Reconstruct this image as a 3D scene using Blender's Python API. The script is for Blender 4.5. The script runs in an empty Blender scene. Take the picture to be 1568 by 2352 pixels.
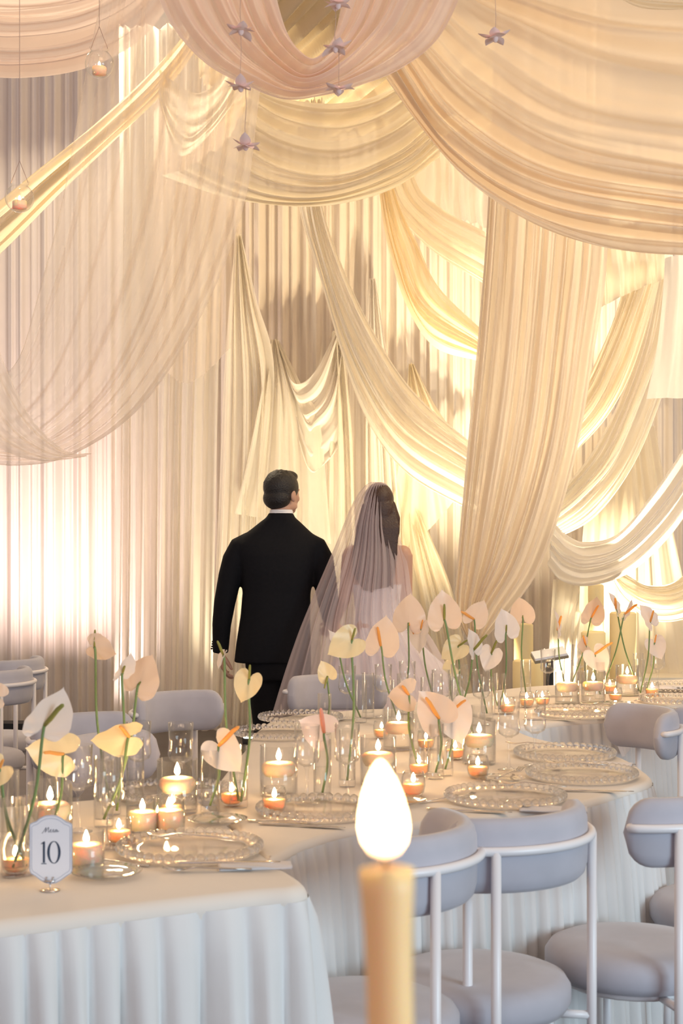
import bpy, bmesh, math, random
import numpy as np
from mathutils import Vector, Matrix
R = math.radians
F = 3500.0; CX = 784.0; HY = 1240.0; EYE = 1.47; TZ = 0.76
scene = bpy.context.scene
C = scene.collection

# ---------------------------------------------------------------- camera
cd = bpy.data.cameras.new('camera'); cam = bpy.data.objects.new('camera', cd); C.objects.link(cam)
cam.location = (0, 0, EYE); cam.rotation_euler = (R(90), 0, 0)
cd.sensor_fit = 'VERTICAL'; cd.sensor_height = 36.0; cd.sensor_width = 24.0
cd.lens = F / 2352 * 36; cd.shift_y = (HY - 1176) / 2352
cd.clip_start = 0.05
cd.dof.use_dof = True; cd.dof.focus_distance = 7.6; cd.dof.aperture_fstop = 9.0
scene.camera = cam
# ---------------------------------------------------------------- world, light, exposure
w = bpy.data.worlds.new('world'); scene.world = w; w.use_nodes = True
_nt = w.node_tree; _bg = _nt.nodes['Background']
_tc = _nt.nodes.new('ShaderNodeTexCoord'); _dp = _nt.nodes.new('ShaderNodeVectorMath'); _dp.operation = 'DOT_PRODUCT'; _dp.inputs[1].default_value = (0, .6, 1)
_mr = _nt.nodes.new('ShaderNodeMapRange'); _cr = _nt.nodes.new('ShaderNodeMixRGB')
_nt.links.new(_tc.outputs['Generated'], _dp.inputs[0]); _nt.links.new(_dp.outputs['Value'], _mr.inputs[0])
_mr.inputs[1].default_value = -.5; _mr.inputs[2].default_value = .35
_nt.links.new(_mr.outputs[0], _cr.inputs[0]); _cr.inputs[1].default_value = (.66, .58, .70, 1); _cr.inputs[2].default_value = (1.0, .77, .56, 1)
_nt.links.new(_cr.outputs[0], _bg.inputs[0])
_bg.inputs[1].default_value = 0.54
scene.view_settings.view_transform = 'Standard'; scene.view_settings.look = 'None'
scene.view_settings.gamma = 1.0; scene.view_settings.use_curve_mapping = False
scene.view_settings.exposure = 0.14
scene.cycles.use_denoising = True
scene.cycles.transparent_max_bounces = 24
scene.cycles.max_bounces = 8
scene.cycles.sample_clamp_indirect = 6.0
scene.cycles.caustics_reflective = False; scene.cycles.caustics_refractive = False

def aim(o, tgt):
    o.rotation_euler = (Vector(tgt) - Vector(o.location)).to_track_quat('-Z', 'Y').to_euler()
def area(name, loc, tgt, sx, sy, col, power):
    l = bpy.data.lights.new(name, 'AREA'); l.shape = 'RECTANGLE'; l.size = sx; l.size_y = sy
    l.color = col; l.energy = power
    o = bpy.data.objects.new(name, l); C.objects.link(o); o.location = loc; aim(o, tgt); return o
def spot(name, loc, tgt, col, power, ang=70, blend=0.8, rad=0.06):
    l = bpy.data.lights.new(name, 'SPOT'); l.color = col; l.energy = power
    l.spot_size = R(ang); l.spot_blend = blend; l.shadow_soft_size = rad
    o = bpy.data.objects.new(name, l); C.objects.link(o); o.location = loc; aim(o, tgt); return o
area('window_and_fill_light', (4.2, -0.6, 1.7), (0.4, 4.0, 0.5), 2.4, 2.0, (0.62, 0.86, 1.0), 190)
area('window_and_fill_light', (-1.6, -2.2, 1.5), (0.3, 3.5, 0.5), 2.0, 1.6, (0.78, 0.72, 0.95), 14)  # second source, added behind the camera: lavender fill for the near table skirt
area('warm_fill_light', (0.3, 3.0, 4.5), (0.0, 7.5, 3.0), 1.6, 1.2, (1.0, 0.70, 0.46), 30)  # unseen warm fill, added to tint the fronts of the hanging drapes
area('warm_fill_light', (2.7, 7.4, 4.3), (1.6, 10.2, 1.8), 1.0, 1.0, (1.0, 0.78, 0.50), 80)  # another added fill, lightens the swags on the right
area('warm_fill_light', (-2.1, 10.8, 5.3), (-1.8, 9.2, 3.2), .8, .5, (1.0, 0.84, 0.60), 90)  # warm backlight added above the gold-white diagonal swag
# ---------------------------------------------------------------- helpers
rnd = random.Random(7)
def P(px, py, d):
    return Vector(((px - CX) * d / F, d, EYE - (py - HY) * d / F))
def on_table(px, py, z=TZ):
    d = F * (EYE - z) / (py - HY)
    return Vector(((px - CX) * d / F, d, z))
def tag(o, label=None, cat=None, group=None, kind=None):
    if label: o['label'] = label
    if cat: o['category'] = cat
    if group: o['group'] = group
    if kind: o['kind'] = kind
    return o
def thing(name, label, cat, loc=(0, 0, 0), rz=0.0, group=None):
    o = bpy.data.objects.new(name, None); C.objects.link(o)
    o.empty_display_size = 0.05
    o.location = loc; o.rotation_euler = (0, 0, rz)
    return tag(o, label, cat, group)
def mesh_obj(name, verts, faces, m=None, parent=None, smooth=True):
    me = bpy.data.meshes.new(name)
    me.from_pydata([tuple(v) for v in verts], [], [tuple(f) for f in faces]); me.update()
    if m: me.materials.append(m)
    if smooth and len(me.polygons): me.polygons.foreach_set('use_smooth', [True] * len(me.polygons))
    o = bpy.data.objects.new(name, me); C.objects.link(o)
    if parent: o.parent = parent
    return o
class MB:
    """collects shapes of ONE part"""
    def __init__(s): s.v = []; s.f = []
    def add(s, vs, fs):
        b = len(s.v); s.v += [tuple(v) for v in vs]; s.f += [tuple(i + b for i in f) for f in fs]
    def lathe(s, prof, seg=24, c=(0, 0, 0), closed=False):
        n = len(prof); vs = []; fs = []
        for i in range(seg):
            a = 2 * math.pi * i / seg
            for r, z in prof: vs.append((c[0] + r * math.cos(a), c[1] + r * math.sin(a), c[2] + z))
        m = n if closed else n - 1
        for i in range(seg):
            j = (i + 1) % seg
            for k in range(m):
                k2 = (k + 1) % n
                fs.append((i * n + k, j * n + k, j * n + k2, i * n + k2))
        s.add(vs, fs); return s
    def tube(s, pts, rad, seg=10, cap=True):
        pts = [Vector(p) for p in pts]; n = len(pts)
        if not isinstance(rad, (list, tuple)): rad = [rad] * n
        vs = []; fs = []; prev = None
        for i, p in enumerate(pts):
            t = (pts[min(i + 1, n - 1)] - pts[max(i - 1, 0)]).normalized()
            if prev is None:
                a = Vector((0, 0, 1)) if abs(t.z) < .9 else Vector((1, 0, 0))
                u = t.cross(a).normalized()
            else:
                u = (prev - t * prev.dot(t)).normalized()
            prev = u; wv = t.cross(u)
            r = rad[i]; ru, rw = (r, r) if not isinstance(r, tuple) else r
            for k in range(seg):
                a = 2 * math.pi * k / seg
                vs.append(p + u * (ru * math.cos(a)) + wv * (rw * math.sin(a)))
        for i in range(n - 1):
            for k in range(seg):
                k2 = (k + 1) % seg
                fs.append((i * seg + k, i * seg + k2, (i + 1) * seg + k2, (i + 1) * seg + k))
        if cap:
            fs.append(tuple(range(seg))[::-1]); fs.append(tuple((n - 1) * seg + k for k in range(seg)))
        s.add(vs, fs); return s
    def rings(s, rings, seg=32, cap=True, power=2.3):
        """rings: (cx, cy, z, hw, hd)"""
        vs = []; fs = []
        for cx, cy, z, hw, hd in rings:
            for k in range(seg):
                a = 2 * math.pi * k / seg; c = math.cos(a); q = math.sin(a)
                vs.append((cx + hw * math.copysign(abs(c) ** (2 / power), c), cy + hd * math.copysign(abs(q) ** (2 / power), q), z))
        for i in range(len(rings) - 1):
            for k in range(seg):
                k2 = (k + 1) % seg
                fs.append((i * seg + k, i * seg + k2, (i + 1) * seg + k2, (i + 1) * seg + k))
        if cap:
            fs.append(tuple(range(seg))[::-1]); fs.append(tuple((len(rings) - 1) * seg + k for k in range(seg)))
        s.add(vs, fs); return s
    def ball(s, c, r, su=16, sv=10, M=None):
        rx, ry, rz = r if isinstance(r, tuple) else (r, r, r)
        vs = []; fs = []
        for i in range(sv + 1):
            t = math.pi * i / sv
            for k in range(su):
                a = 2 * math.pi * k / su
                p = Vector((rx * math.sin(t) * math.cos(a), ry * math.sin(t) * math.sin(a), rz * math.cos(t)))
                if M: p = M @ p
                vs.append((c[0] + p.x, c[1] + p.y, c[2] + p.z))
        for i in range(sv):
            for k in range(su):
                k2 = (k + 1) % su
                fs.append((i * su + k, (i + 1) * su + k, (i + 1) * su + k2, i * su + k2))
        s.add(vs, fs); return s
    def box(s, lo, hi):
        (a, b, c), (d, e, f) = lo, hi
        s.add([(a, b, c), (d, b, c), (d, e, c), (a, e, c), (a, b, f), (d, b, f), (d, e, f), (a, e, f)],
              [(0, 3, 2, 1), (4, 5, 6, 7), (0, 1, 5, 4), (1, 2, 6, 5), (2, 3, 7, 6), (3, 0, 4, 7)]); return s
    def build(s, name, m, parent=None, smooth=True): return mesh_obj(name, s.v, s.f, m, parent, smooth)
def weld(o, dist=1e-4):
    bm = bmesh.new(); bm.from_mesh(o.data); bmesh.ops.remove_doubles(bm, verts=bm.verts, dist=dist)
    bmesh.ops.recalc_face_normals(bm, faces=bm.faces)
    bm.to_mesh(o.data); bm.free(); return o
def fuse(o, voxel, smooth=4, fac=.5):
    """voxel-fuse a part into one continuous surface and bake it"""
    md = o.modifiers.new('r', 'REMESH'); md.mode = 'VOXEL'; md.voxel_size = voxel; md.use_smooth_shade = True
    sm = o.modifiers.new('s', 'SMOOTH'); sm.iterations = smooth; sm.factor = fac
    bpy.context.view_layer.update()
    me = bpy.data.meshes.new_from_object(o.evaluated_get(bpy.context.evaluated_depsgraph_get()))
    o.modifiers.clear(); mats = list(o.data.materials); o.data = me
    if not len(me.materials):
        for m in mats: me.materials.append(m)
    me.polygons.foreach_set('use_smooth', [True] * len(me.polygons)); return o
def copy_tree(o, parent=None):
    c = o.copy(); C.objects.link(c)
    if parent: c.parent = parent
    for ch in list(o.children): copy_tree(ch, c)
    return c
def catmull(pts, n, closed=False):
    p = np.array(pts, float); m = len(p)
    out = []
    if closed:
        for i in range(n):
            t = m * i / n; k = int(t); f = t - k
            a, b, c, d = p[(k - 1) % m], p[k % m], p[(k + 1) % m], p[(k + 2) % m]
            out.append(.5 * (2 * b + (c - a) * f + (2 * a - 5 * b + 4 * c - d) * f * f + (3 * b - a - 3 * c + d) * f ** 3))
    else:
        for i in range(n):
            t = (m - 1) * i / (n - 1); k = min(int(t), m - 2); f = t - k
            b, c = p[k], p[k + 1]
            a = p[k - 1] if k > 0 else 2 * b - c
            d = p[k + 2] if k + 2 < m else 2 * c - b
            out.append(.5 * (2 * b + (c - a) * f + (2 * a - 5 * b + 4 * c - d) * f * f + (3 * b - a - 3 * c + d) * f ** 3))
    return np.array(out)

# ---------------------------------------------------------------- materials
def newmat(name):
    m = bpy.data.materials.new(name); m.use_nodes = True; nt = m.node_tree
    for n in list(nt.nodes): nt.nodes.remove(n)
    out = nt.nodes.new('ShaderNodeOutputMaterial'); return m, nt, out
def N(nt, t, **kw):
    n = nt.nodes.new(t)
    for k, v in kw.items(): setattr(n, k, v)
    return n
def solid(name, col, rough=.5, metal=0.0, sub=0.0, noise=0.0, nscale=40, bump=0.0, sheen=0.0, spec=.5):
    m, nt, out = newmat(name); b = N(nt, 'ShaderNodeBsdfPrincipled')
    b.inputs['Base Color'].default_value = (*col, 1); b.inputs['Roughness'].default_value = rough
    b.inputs['Metallic'].default_value = metal; b.inputs['Specular IOR Level'].default_value = spec
    if sub: b.inputs['Subsurface Weight'].default_value = sub; b.inputs['Subsurface Radius'].default_value = (.02, .01, .006)
    if sheen: b.inputs['Sheen Weight'].default_value = sheen; b.inputs['Sheen Roughness'].default_value = .4
    if noise or bump:
        tc = N(nt, 'ShaderNodeTexCoord'); nz = N(nt, 'ShaderNodeTexNoise'); nz.inputs['Scale'].default_value = nscale; nz.inputs['Detail'].default_value = 5
        nt.links.new(tc.outputs['Object'], nz.inputs['Vector'])
        if noise:
            mx = N(nt, 'ShaderNodeMixRGB'); mx.inputs[1].default_value = (*[c * (1 - noise) for c in col], 1)
            mx.inputs[2].default_value = (*[min(1, c * (1 + noise)) for c in col], 1)
            nt.links.new(nz.outputs['Fac'], mx.inputs[0]); nt.links.new(mx.outputs[0], b.inputs['Base Color'])
        if bump:
            bp = N(nt, 'ShaderNodeBump'); bp.inputs['Strength'].default_value = bump; bp.inputs['Distance'].default_value = .01
            nt.links.new(nz.outputs['Fac'], bp.inputs['Height']); nt.links.new(bp.outputs[0], b.inputs['Normal'])
    nt.links.new(b.outputs[0], out.inputs[0]); return m
def fabric(name, col, alpha=1.0, graze=0.0, trans=.58, weave=.04):
    """thin cloth: diffuse + translucent, and an open weave that closes at grazing angles"""
    m, nt, out = newmat(name)
    tc = N(nt, 'ShaderNodeTexCoord'); nz = N(nt, 'ShaderNodeTexNoise'); nz.inputs['Scale'].default_value = 6; nz.inputs['Detail'].default_value = 4
    nt.links.new(tc.outputs['Object'], nz.inputs['Vector'])
    mx = N(nt, 'ShaderNodeMixRGB'); mx.inputs[1].default_value = (*[c * (1 - weave) for c in col], 1); mx.inputs[2].default_value = (*[min(1, c * (1 + weave)) for c in col], 1)
    nt.links.new(nz.outputs['Fac'], mx.inputs[0])
    d = N(nt, 'ShaderNodeBsdfDiffuse'); t = N(nt, 'ShaderNodeBsdfTranslucent'); s = N(nt, 'ShaderNodeMixShader'); s.inputs[0].default_value = trans
    nt.links.new(mx.outputs[0], d.inputs[0]); nt.links.new(mx.outputs[0], t.inputs[0])
    nt.links.new(d.outputs[0], s.inputs[1]); nt.links.new(t.outputs[0], s.inputs[2])
    if alpha < 1:
        lw = N(nt, 'ShaderNodeLayerWeight'); lw.inputs[0].default_value = .35
        ma = N(nt, 'ShaderNodeMath', operation='MULTIPLY_ADD', use_clamp=True); ma.inputs[1].default_value = graze; ma.inputs[2].default_value = alpha
        nt.links.new(lw.outputs['Facing'], ma.inputs[0])
        tr = N(nt, 'ShaderNodeBsdfTransparent'); s2 = N(nt, 'ShaderNodeMixShader')
        nt.links.new(ma.outputs[0], s2.inputs[0]); nt.links.new(tr.outputs[0], s2.inputs[1]); nt.links.new(s.outputs[0], s2.inputs[2]); s = s2
    nt.links.new(s.outputs[0], out.inputs[0]); return m
def glass(name, tint=(1, 1, 1), edge=.75, pw_=2.6, base=.02):
    """thin clear glass: see-through face on, mirror-bright towards its edges"""
    m, nt, out = newmat(name)
    lw = N(nt, 'ShaderNodeLayerWeight'); lw.inputs[0].default_value = .5
    pw = N(nt, 'ShaderNodeMath', operation='POWER'); pw.inputs[1].default_value = pw_
    nt.links.new(lw.outputs['Facing'], pw.inputs[0])
    ad = N(nt, 'ShaderNodeMath', operation='MULTIPLY_ADD', use_clamp=True); ad.inputs[1].default_value = edge; ad.inputs[2].default_value = base
    nt.links.new(pw.outputs[0], ad.inputs[0])
    t = N(nt, 'ShaderNodeBsdfTransparent'); t.inputs[0].default_value = (*tint, 1)
    g = N(nt, 'ShaderNodeBsdfGlossy'); g.inputs['Roughness'].default_value = .06
    s = N(nt, 'ShaderNodeMixShader')
    nt.links.new(ad.outputs[0], s.inputs[0]); nt.links.new(t.outputs[0], s.inputs[1]); nt.links.new(g.outputs[0], s.inputs[2])
    nt.links.new(s.outputs[0], out.inputs[0]); return m
def emis(name, col, st):
    m, nt, out = newmat(name); e = N(nt, 'ShaderNodeEmission'); e.inputs[0].default_value = (*col, 1); e.inputs[1].default_value = st
    nt.links.new(e.outputs[0], out.inputs[0]); return m
def wax(name, col, mix=.55):
    m, nt, out = newmat(name); d = N(nt, 'ShaderNodeBsdfDiffuse'); d.inputs[0].default_value = (*col, 1)
    t = N(nt, 'ShaderNodeBsdfTranslucent'); t.inputs[0].default_value = (col[0], col[1] * .8, col[2] * .5, 1)
    g = N(nt, 'ShaderNodeBsdfPrincipled'); g.inputs['Base Color'].default_value = (*col, 1); g.inputs['Roughness'].default_value = .45
    g.inputs['Subsurface Weight'].default_value = .6; g.inputs['Subsurface Radius'].default_value = (.03, .016, .006); g.inputs['Subsurface Scale'].default_value = 1.0
    nt.links.new(g.outputs[0], out.inputs[0]); return m
M = dict(
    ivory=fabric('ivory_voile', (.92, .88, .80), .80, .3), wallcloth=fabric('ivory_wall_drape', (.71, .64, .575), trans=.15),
    white=fabric('white_voile', (.92, .89, .85), .9, .2), sheer=fabric('sheer_voile', (.96, .85, .73), .34, .4),
    blush=fabric('blush_voile', (.92, .76, .66), .72, .35), champagne=fabric('champagne_voile', (.93, .87, .74), .80, .3),
    gold=fabric('amber_voile', (.94, .84, .64), .80, .3), ceil=fabric('champagne_ceiling_cloth', (.80, .68, .48), trans=.2),
    cloth=fabric('table_linen', (.83, .76, .69), trans=.05), skirt=fabric('pleated_linen', (.80, .78, .77), trans=.06),
    velvet=solid('grey_velvet', (.47, .455, .505), .85, noise=.16, nscale=9, sheen=.35, spec=.2),
    metal=solid('white_enamel', (.80, .76, .77), .35),
    glass=glass('clear_glass', edge=.85, base=.035), cut=glass('pressed_glass', (.99, .98, .97), .8, 1.6, .12), water=glass('water', (.99, .995, .99), .25),
    wax=wax('ivory_wax', (.95, .79, .57)), honey=wax('honey_wax', (1.0, .60, .29)),
    flame=emis('flame', (1.0, .60, .24), 260), flame_core=emis('taper_flame', (1.0, .66, .28), 26), wick=solid('wick', (.03, .025, .02), .9),
    silver=solid('silver', (.62, .58, .56), .22, 1.0), napkin=fabric('napkin_linen', (.80, .76, .76), trans=.1),
    stem=solid('stem_green', (.16, .24, .08), .5), floor=solid('brown_floor', (.10, .085, .08), .6, noise=.2, nscale=6),
    black=solid('black_fascia', (.008, .008, .009), .6), suit=solid('black_wool', (.006, .006, .008), .8, noise=.25, nscale=60, bump=.1, spec=.2),
    skin=solid('skin', (.55, .32, .22), .5, sub=.15), hair=solid('dark_hair', (.014, .010, .008), .5, bump=.6, nscale=120), brown=solid('brown_hair', (.05, .022, .014), .45, bump=.5, nscale=90),
    shirt=solid('white_shirt', (.85, .83, .82), .7), dress=fabric('white_satin', (.82, .79, .82), trans=.1), veil=fabric('tulle', (.92, .82, .84), .40, .4),
    card=solid('white_card', (.82, .82, .86), .6), ink=solid('navy_ink', (.03, .055, .10), .6), rule=solid('grey_blue_rule', (.42, .46, .56), .6),
    plinth=solid('yellow_plinth', (.85, .70, .38), .6), stage=solid('white_stage', (.85, .78, .65), .6), paper=solid('white_paper', (.88, .68, .62), .7),
    string=solid('string', (.45, .32, .26), .8), book=solid('grey_leather', (.25, .21, .15), .5), lamp=emis('uplight_lens', (1, .9, .68), 30), lampw=emis('uplight_lens_white', (1, .92, .88), 30))
def spathe_mat(name, col):
    m, nt, out = newmat(name)
    tc = N(nt, 'ShaderNodeTexCoord'); nz = N(nt, 'ShaderNodeTexNoise'); nz.inputs['Scale'].default_value = 30
    nt.links.new(tc.outputs['Object'], nz.inputs['Vector'])
    b = N(nt, 'ShaderNodeBsdfPrincipled'); b.inputs['Base Color'].default_value = (*col, 1); b.inputs['Roughness'].default_value = .3
    bp = N(nt, 'ShaderNodeBump'); bp.inputs['Strength'].default_value = .25; bp.inputs['Distance'].default_value = .004
    nt.links.new(nz.outputs['Fac'], bp.inputs['Height']); nt.links.new(bp.outputs[0], b.inputs['Normal'])
    t = N(nt, 'ShaderNodeBsdfTranslucent'); t.inputs[0].default_value = (*col, 1)
    s = N(nt, 'ShaderNodeMixShader'); s.inputs[0].default_value = .4
    nt.links.new(b.outputs[0], s.inputs[1]); nt.links.new(t.outputs[0], s.inputs[2]); nt.links.new(s.outputs[0], out.inputs[0]); return m
SP = dict(w=spathe_mat('white_spathe', (.88, .80, .76)), p=spathe_mat('peach_spathe', (.88, .70, .56)), y=spathe_mat('cream_spathe', (.88, .74, .46)), k=spathe_mat('pink_spathe', (.90, .74, .68)))
SD = dict(o=solid('orange_spadix', (.85, .36, .08), .5), g=solid('green_spadix', (.24, .24, .05), .5), c=solid('coral_spadix', (.82, .32, .22), .5))

def taper_flame():
    m, nt, out = newmat('taper_flame_body'); tc = N(nt, 'ShaderNodeTexCoord'); sx = N(nt, 'ShaderNodeSeparateXYZ'); mr = N(nt, 'ShaderNodeMapRange')
    mr.interpolation_type = 'SMOOTHSTEP'; mr.inputs[1].default_value = .02; mr.inputs[2].default_value = .38; mr.inputs[3].default_value = 3.0; mr.inputs[4].default_value = 26
    e = N(nt, 'ShaderNodeEmission'); e.inputs[0].default_value = (1.0, .60, .28, 1)
    nt.links.new(tc.outputs['Generated'], sx.inputs[0]); nt.links.new(sx.outputs['Z'], mr.inputs[0]); nt.links.new(mr.outputs[0], e.inputs[1]); nt.links.new(e.outputs[0], out.inputs[0]); return m
M['flame_core'] = taper_flame()

def bead_glass():
    m, nt, out = newmat('bead_glass'); g = N(nt, 'ShaderNodeBsdfGlass'); g.inputs['IOR'].default_value = 1.45; g.inputs['Roughness'].default_value = .03
    t = N(nt, 'ShaderNodeBsdfTransparent'); s = N(nt, 'ShaderNodeMixShader'); s.inputs[0].default_value = .75
    nt.links.new(t.outputs[0], s.inputs[1]); nt.links.new(g.outputs[0], s.inputs[2]); nt.links.new(s.outputs[0], out.inputs[0]); return m
M['bead'] = bead_glass()
M['plate'] = glass('plate_glass', (1, .99, .98), .45, 5.0, .03)
# ---------------------------------------------------------------- drapes
def sheet(name, rails, m, nfold=12, amp=.03, nu=70, nv=120, seed=0, label=None, cat='drape', group=None, sag=0.0, kind=None, ends=(1, 1)):
    """cloth through rails; each rail is a run of (photo x, photo y, distance); folds run along the rails"""
    rg = random.Random(seed + 11)
    rr = np.array([catmull(r, nu) for r in rails])            # R,nu,3
    G = np.array([catmull(rr[:, i, :], nv) for i in range(nu)])   # nu,nv,3
    v = np.linspace(0, 1, nv)[None, :]; u = np.linspace(0, 1, nu)[:, None]
    disp = np.zeros((nu, nv))
    for k, (fm, am) in enumerate(((.8, 1.0), (1.5, .45), (.37, .9))):
        ph = rg.uniform(0, 6.28); wob = rg.uniform(.3, .9); wf = rg.uniform(.4, 1.2)
        s = np.sin(2 * math.pi * fm * nfold * (v + .03 * np.sin(9 * v + k)) + ph + wob * np.sin(2 * math.pi * wf * u + ph * 2))
        disp += am * np.tanh(1.3 * s) / .86
    disp *= amp * .6
    fade = ends[0] * (1 - u) + ends[1] * u
    D = G[..., 2] + disp * fade
    X = (G[..., 0] - CX) * G[..., 2] / F; Z = EYE - (G[..., 1] - HY) * G[..., 2] / F
    V = np.stack([X, D, Z], -1).reshape(-1, 3)
    V[:, 2] = np.maximum(V[:, 2], .004)
    idx = np.arange(nu * nv).reshape(nu, nv)
    fs = np.stack([idx[:-1, :-1], idx[1:, :-1], idx[1:, 1:], idx[:-1, 1:]], -1).reshape(-1, 4)
    o = mesh_obj(name, V.tolist(), fs.tolist(), m)
    tag(o, label, cat, group, kind); return o
def pleated_wall(name, x0, x1, y0, y1, z0, z1, m, wave=.085, amp=.028, seed=0):
    rg = random.Random(seed); L = math.hypot(x1 - x0, y1 - y0); n = int(L / .009); nz = 14
    nx, ny = -(y1 - y0) / L, (x1 - x0) / L
    vs = []; ph = [rg.uniform(0, 6.28) for _ in range(5)]
    for j in range(nz + 1):
        z = z0 + (z1 - z0) * j / nz
        for i in range(n + 1):
            t = i / n; s = t * L
            a = math.sin(2 * math.pi * s / wave + 1.6 * math.sin(s * 2.3 + ph[0]) + ph[1] + .25 * math.sin(z * 1.1 + ph[3]))
            b = math.sin(2 * math.pi * s / (wave * 2.7) + 1.3 * math.sin(s * 1.1 + ph[2]))
            c = math.sin(2 * math.pi * s / (wave * .43) + ph[4])
            q = amp * (.8 * math.tanh(1.6 * a) / .92 + .9 * b + .3 * c)
            vs.append((x0 + (x1 - x0) * t + nx * q, y0 + (y1 - y0) * t + ny * q, z))
    fs = [(j * (n + 1) + i, j * (n + 1) + i + 1, (j + 1) * (n + 1) + i + 1, (j + 1) * (n + 1) + i) for j in range(nz) for i in range(n)]
    return mesh_obj(name, vs, fs, m)
# room shell
fl = MB().box((-4.2, -1.2, -.05), (4.2, 12.6, 0)).build('floor', M['floor'], smooth=False); tag(fl, kind='structure')
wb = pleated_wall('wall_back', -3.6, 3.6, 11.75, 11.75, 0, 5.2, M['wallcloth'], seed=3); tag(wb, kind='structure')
def ceiling():
    n = 420; ny = 90; vs = []
    for j in range(ny + 1):
        y = 8.2 + 3.5 * j / ny
        for i in range(n + 1):
            x = -.95 + 2.3 * i / n
            s = x + .35 * (y - 10)
            vs.append((x, y, 4.62 + .04 * math.sin(s * 58 + 1.2 * math.sin(x * 3 + y * 2)) + .02 * math.sin(s * 31)))
    fs = [(j * (n + 1) + i, j * (n + 1) + i + 1, (j + 1) * (n + 1) + i + 1, (j + 1) * (n + 1) + i) for j in range(ny) for i in range(n)]
    return mesh_obj('ceiling', vs, fs, M['ceil'])
tag(ceiling(), kind='structure')
fb = MB().box((-3.6, 11.15, 0), (P(232, 1700, 11.2).x, 11.35, .125)).build('stage_edge', M['black'], smooth=False)
tag(fb, 'low black stage edge along the foot of the pink-lit left drapes', 'stage')
st = MB().box((1.85, 10.5, 0), (3.6, 11.3, .52)).build('platform', M['stage'], smooth=False)
tag(st, 'cream platform behind the far right end of the tables', 'stage')

# left side
sheet('sheer_swag', [
    [(240, -60, 7.4), (190, 200, 7.3), (140, 470, 7.2), (85, 680, 7.0), (40, 825, 6.9), (-20, 850, 6.7), (-110, 740, 6.5)],
    [(370, -60, 7.5), (330, 300, 7.4), (262, 600, 7.25), (165, 850, 7.0), (75, 960, 6.85), (-5, 985, 6.7), (-110, 900, 6.5)],
    [(500, -60, 7.6), (470, 320, 7.5), (410, 610, 7.35), (300, 850, 7.1), (180, 985, 6.95), (60, 1030, 6.75), (-110, 1000, 6.5)],
    [(625, -60, 7.7), (590, 270, 7.6), (558, 480, 7.5), (468, 715, 7.3), (330, 930, 7.1), (180, 1040, 6.9), (50, 1070, 6.7), (-110, 1055, 6.5)]],
    M['sheer'], 9, .035, 90, 150, 1, 'large sheer swag hanging from the top left and scooping off the left side')
sheet('sheer_swag', [
    [(-120, 500, 6.2), (-40, 700, 6.2), (10, 840, 6.25), (70, 960, 6.35), (150, 1035, 6.5), (215, 1040, 6.6)],
    [(-120, 640, 6.2), (-60, 800, 6.2), (-10, 920, 6.25), (50, 1000, 6.35), (130, 1045, 6.5), (200, 1046, 6.6)],
    [(-120, 800, 6.2), (-70, 930, 6.2), (-20, 1010, 6.25), (40, 1048, 6.35), (110, 1060, 6.5), (190, 1050, 6.6)]],
    M['sheer'], 4, .02, 50, 60, 2, 'narrow sheer tail crossing the bottom of the big left swag at the left edge')
sheet('diagonal_swag', [
    [(-90, 530, 9.6), (0, 462, 9.6), (110, 372, 9.6), (220, 285, 9.7), (330, 185, 9.8), (430, 70, 9.9), (500, -40, 10)],
    [(-90, 585, 9.5), (0, 515, 9.5), (120, 408, 9.5), (240, 302, 9.6), (350, 200, 9.8), (440, 90, 9.9), (505, -40, 10)],
    [(-90, 650, 9.6), (0, 575, 9.6), (130, 442, 9.6), (260, 318, 9.7), (370, 212, 9.8), (450, 105, 9.9), (510, -40, 10)]],
    M['gold'], 5, .06, 60, 90, 3, 'gold-white swag running diagonally behind the left sheer swag')
for k, (dy, dd) in enumerate(((0, 0), (-62, .25), (-118, .5))):
    sheet('scalloped_swag', [
        [(-90, 95 + dy, 8.0 + dd), (40, 108 + dy, 8.0 + dd), (180, 88 + dy, 8.1 + dd), (300, 25 + dy, 8.2 + dd), (400, -80 + dy, 8.3 + dd)],
        [(-90, 132 + dy, 7.9 + dd), (40, 142 + dy, 7.9 + dd), (190, 120 + dy, 8.0 + dd), (315, 52 + dy, 8.15 + dd), (415, -70 + dy, 8.3 + dd)],
        [(-90, 166 + dy, 8.0 + dd), (50, 176 + dy, 8.0 + dd), (200, 152 + dy, 8.1 + dd), (330, 78 + dy, 8.2 + dd), (430, -60 + dy, 8.35 + dd)]],
        M['blush'], 3, .03, 50, 40, 20 + k, ['lowest scalloped swag in the top left corner', 'middle scalloped swag in the top left corner', 'highest scalloped swag in the top left corner'][k])
sheet('side_drape', [
    [(275, 60, 10.8), (275, 500, 10.8), (268, 1000, 10.8), (262, 1668, 10.8)],
    [(340, 60, 10.8), (340, 500, 10.8), (335, 1000, 10.8), (330, 1668, 10.8)],
    [(430, 60, 10.8), (428, 500, 10.8), (410, 1000, 10.8), (400, 1668, 10.8)],
    [(520, 60, 10.8), (512, 500, 10.8), (498, 1000, 10.8), (486, 1668, 10.8)]],
    M['ivory'], 10, .05, 40, 150, 4, 'tall beige drape hanging to the floor left of the groom')
sheet('side_drape', [
    [(350, 40, 11.62), (352, 400, 10.3), (350, 820, 10.3)],
    [(440, 40, 11.62), (440, 430, 10.3), (430, 880, 10.3)],
    [(545, 40, 11.62), (548, 460, 10.3), (530, 800, 10.3)]],
    M['sheer'], 7, .03, 30, 90, 5, 'flat sheer panel hanging behind the big left swag')
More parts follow.
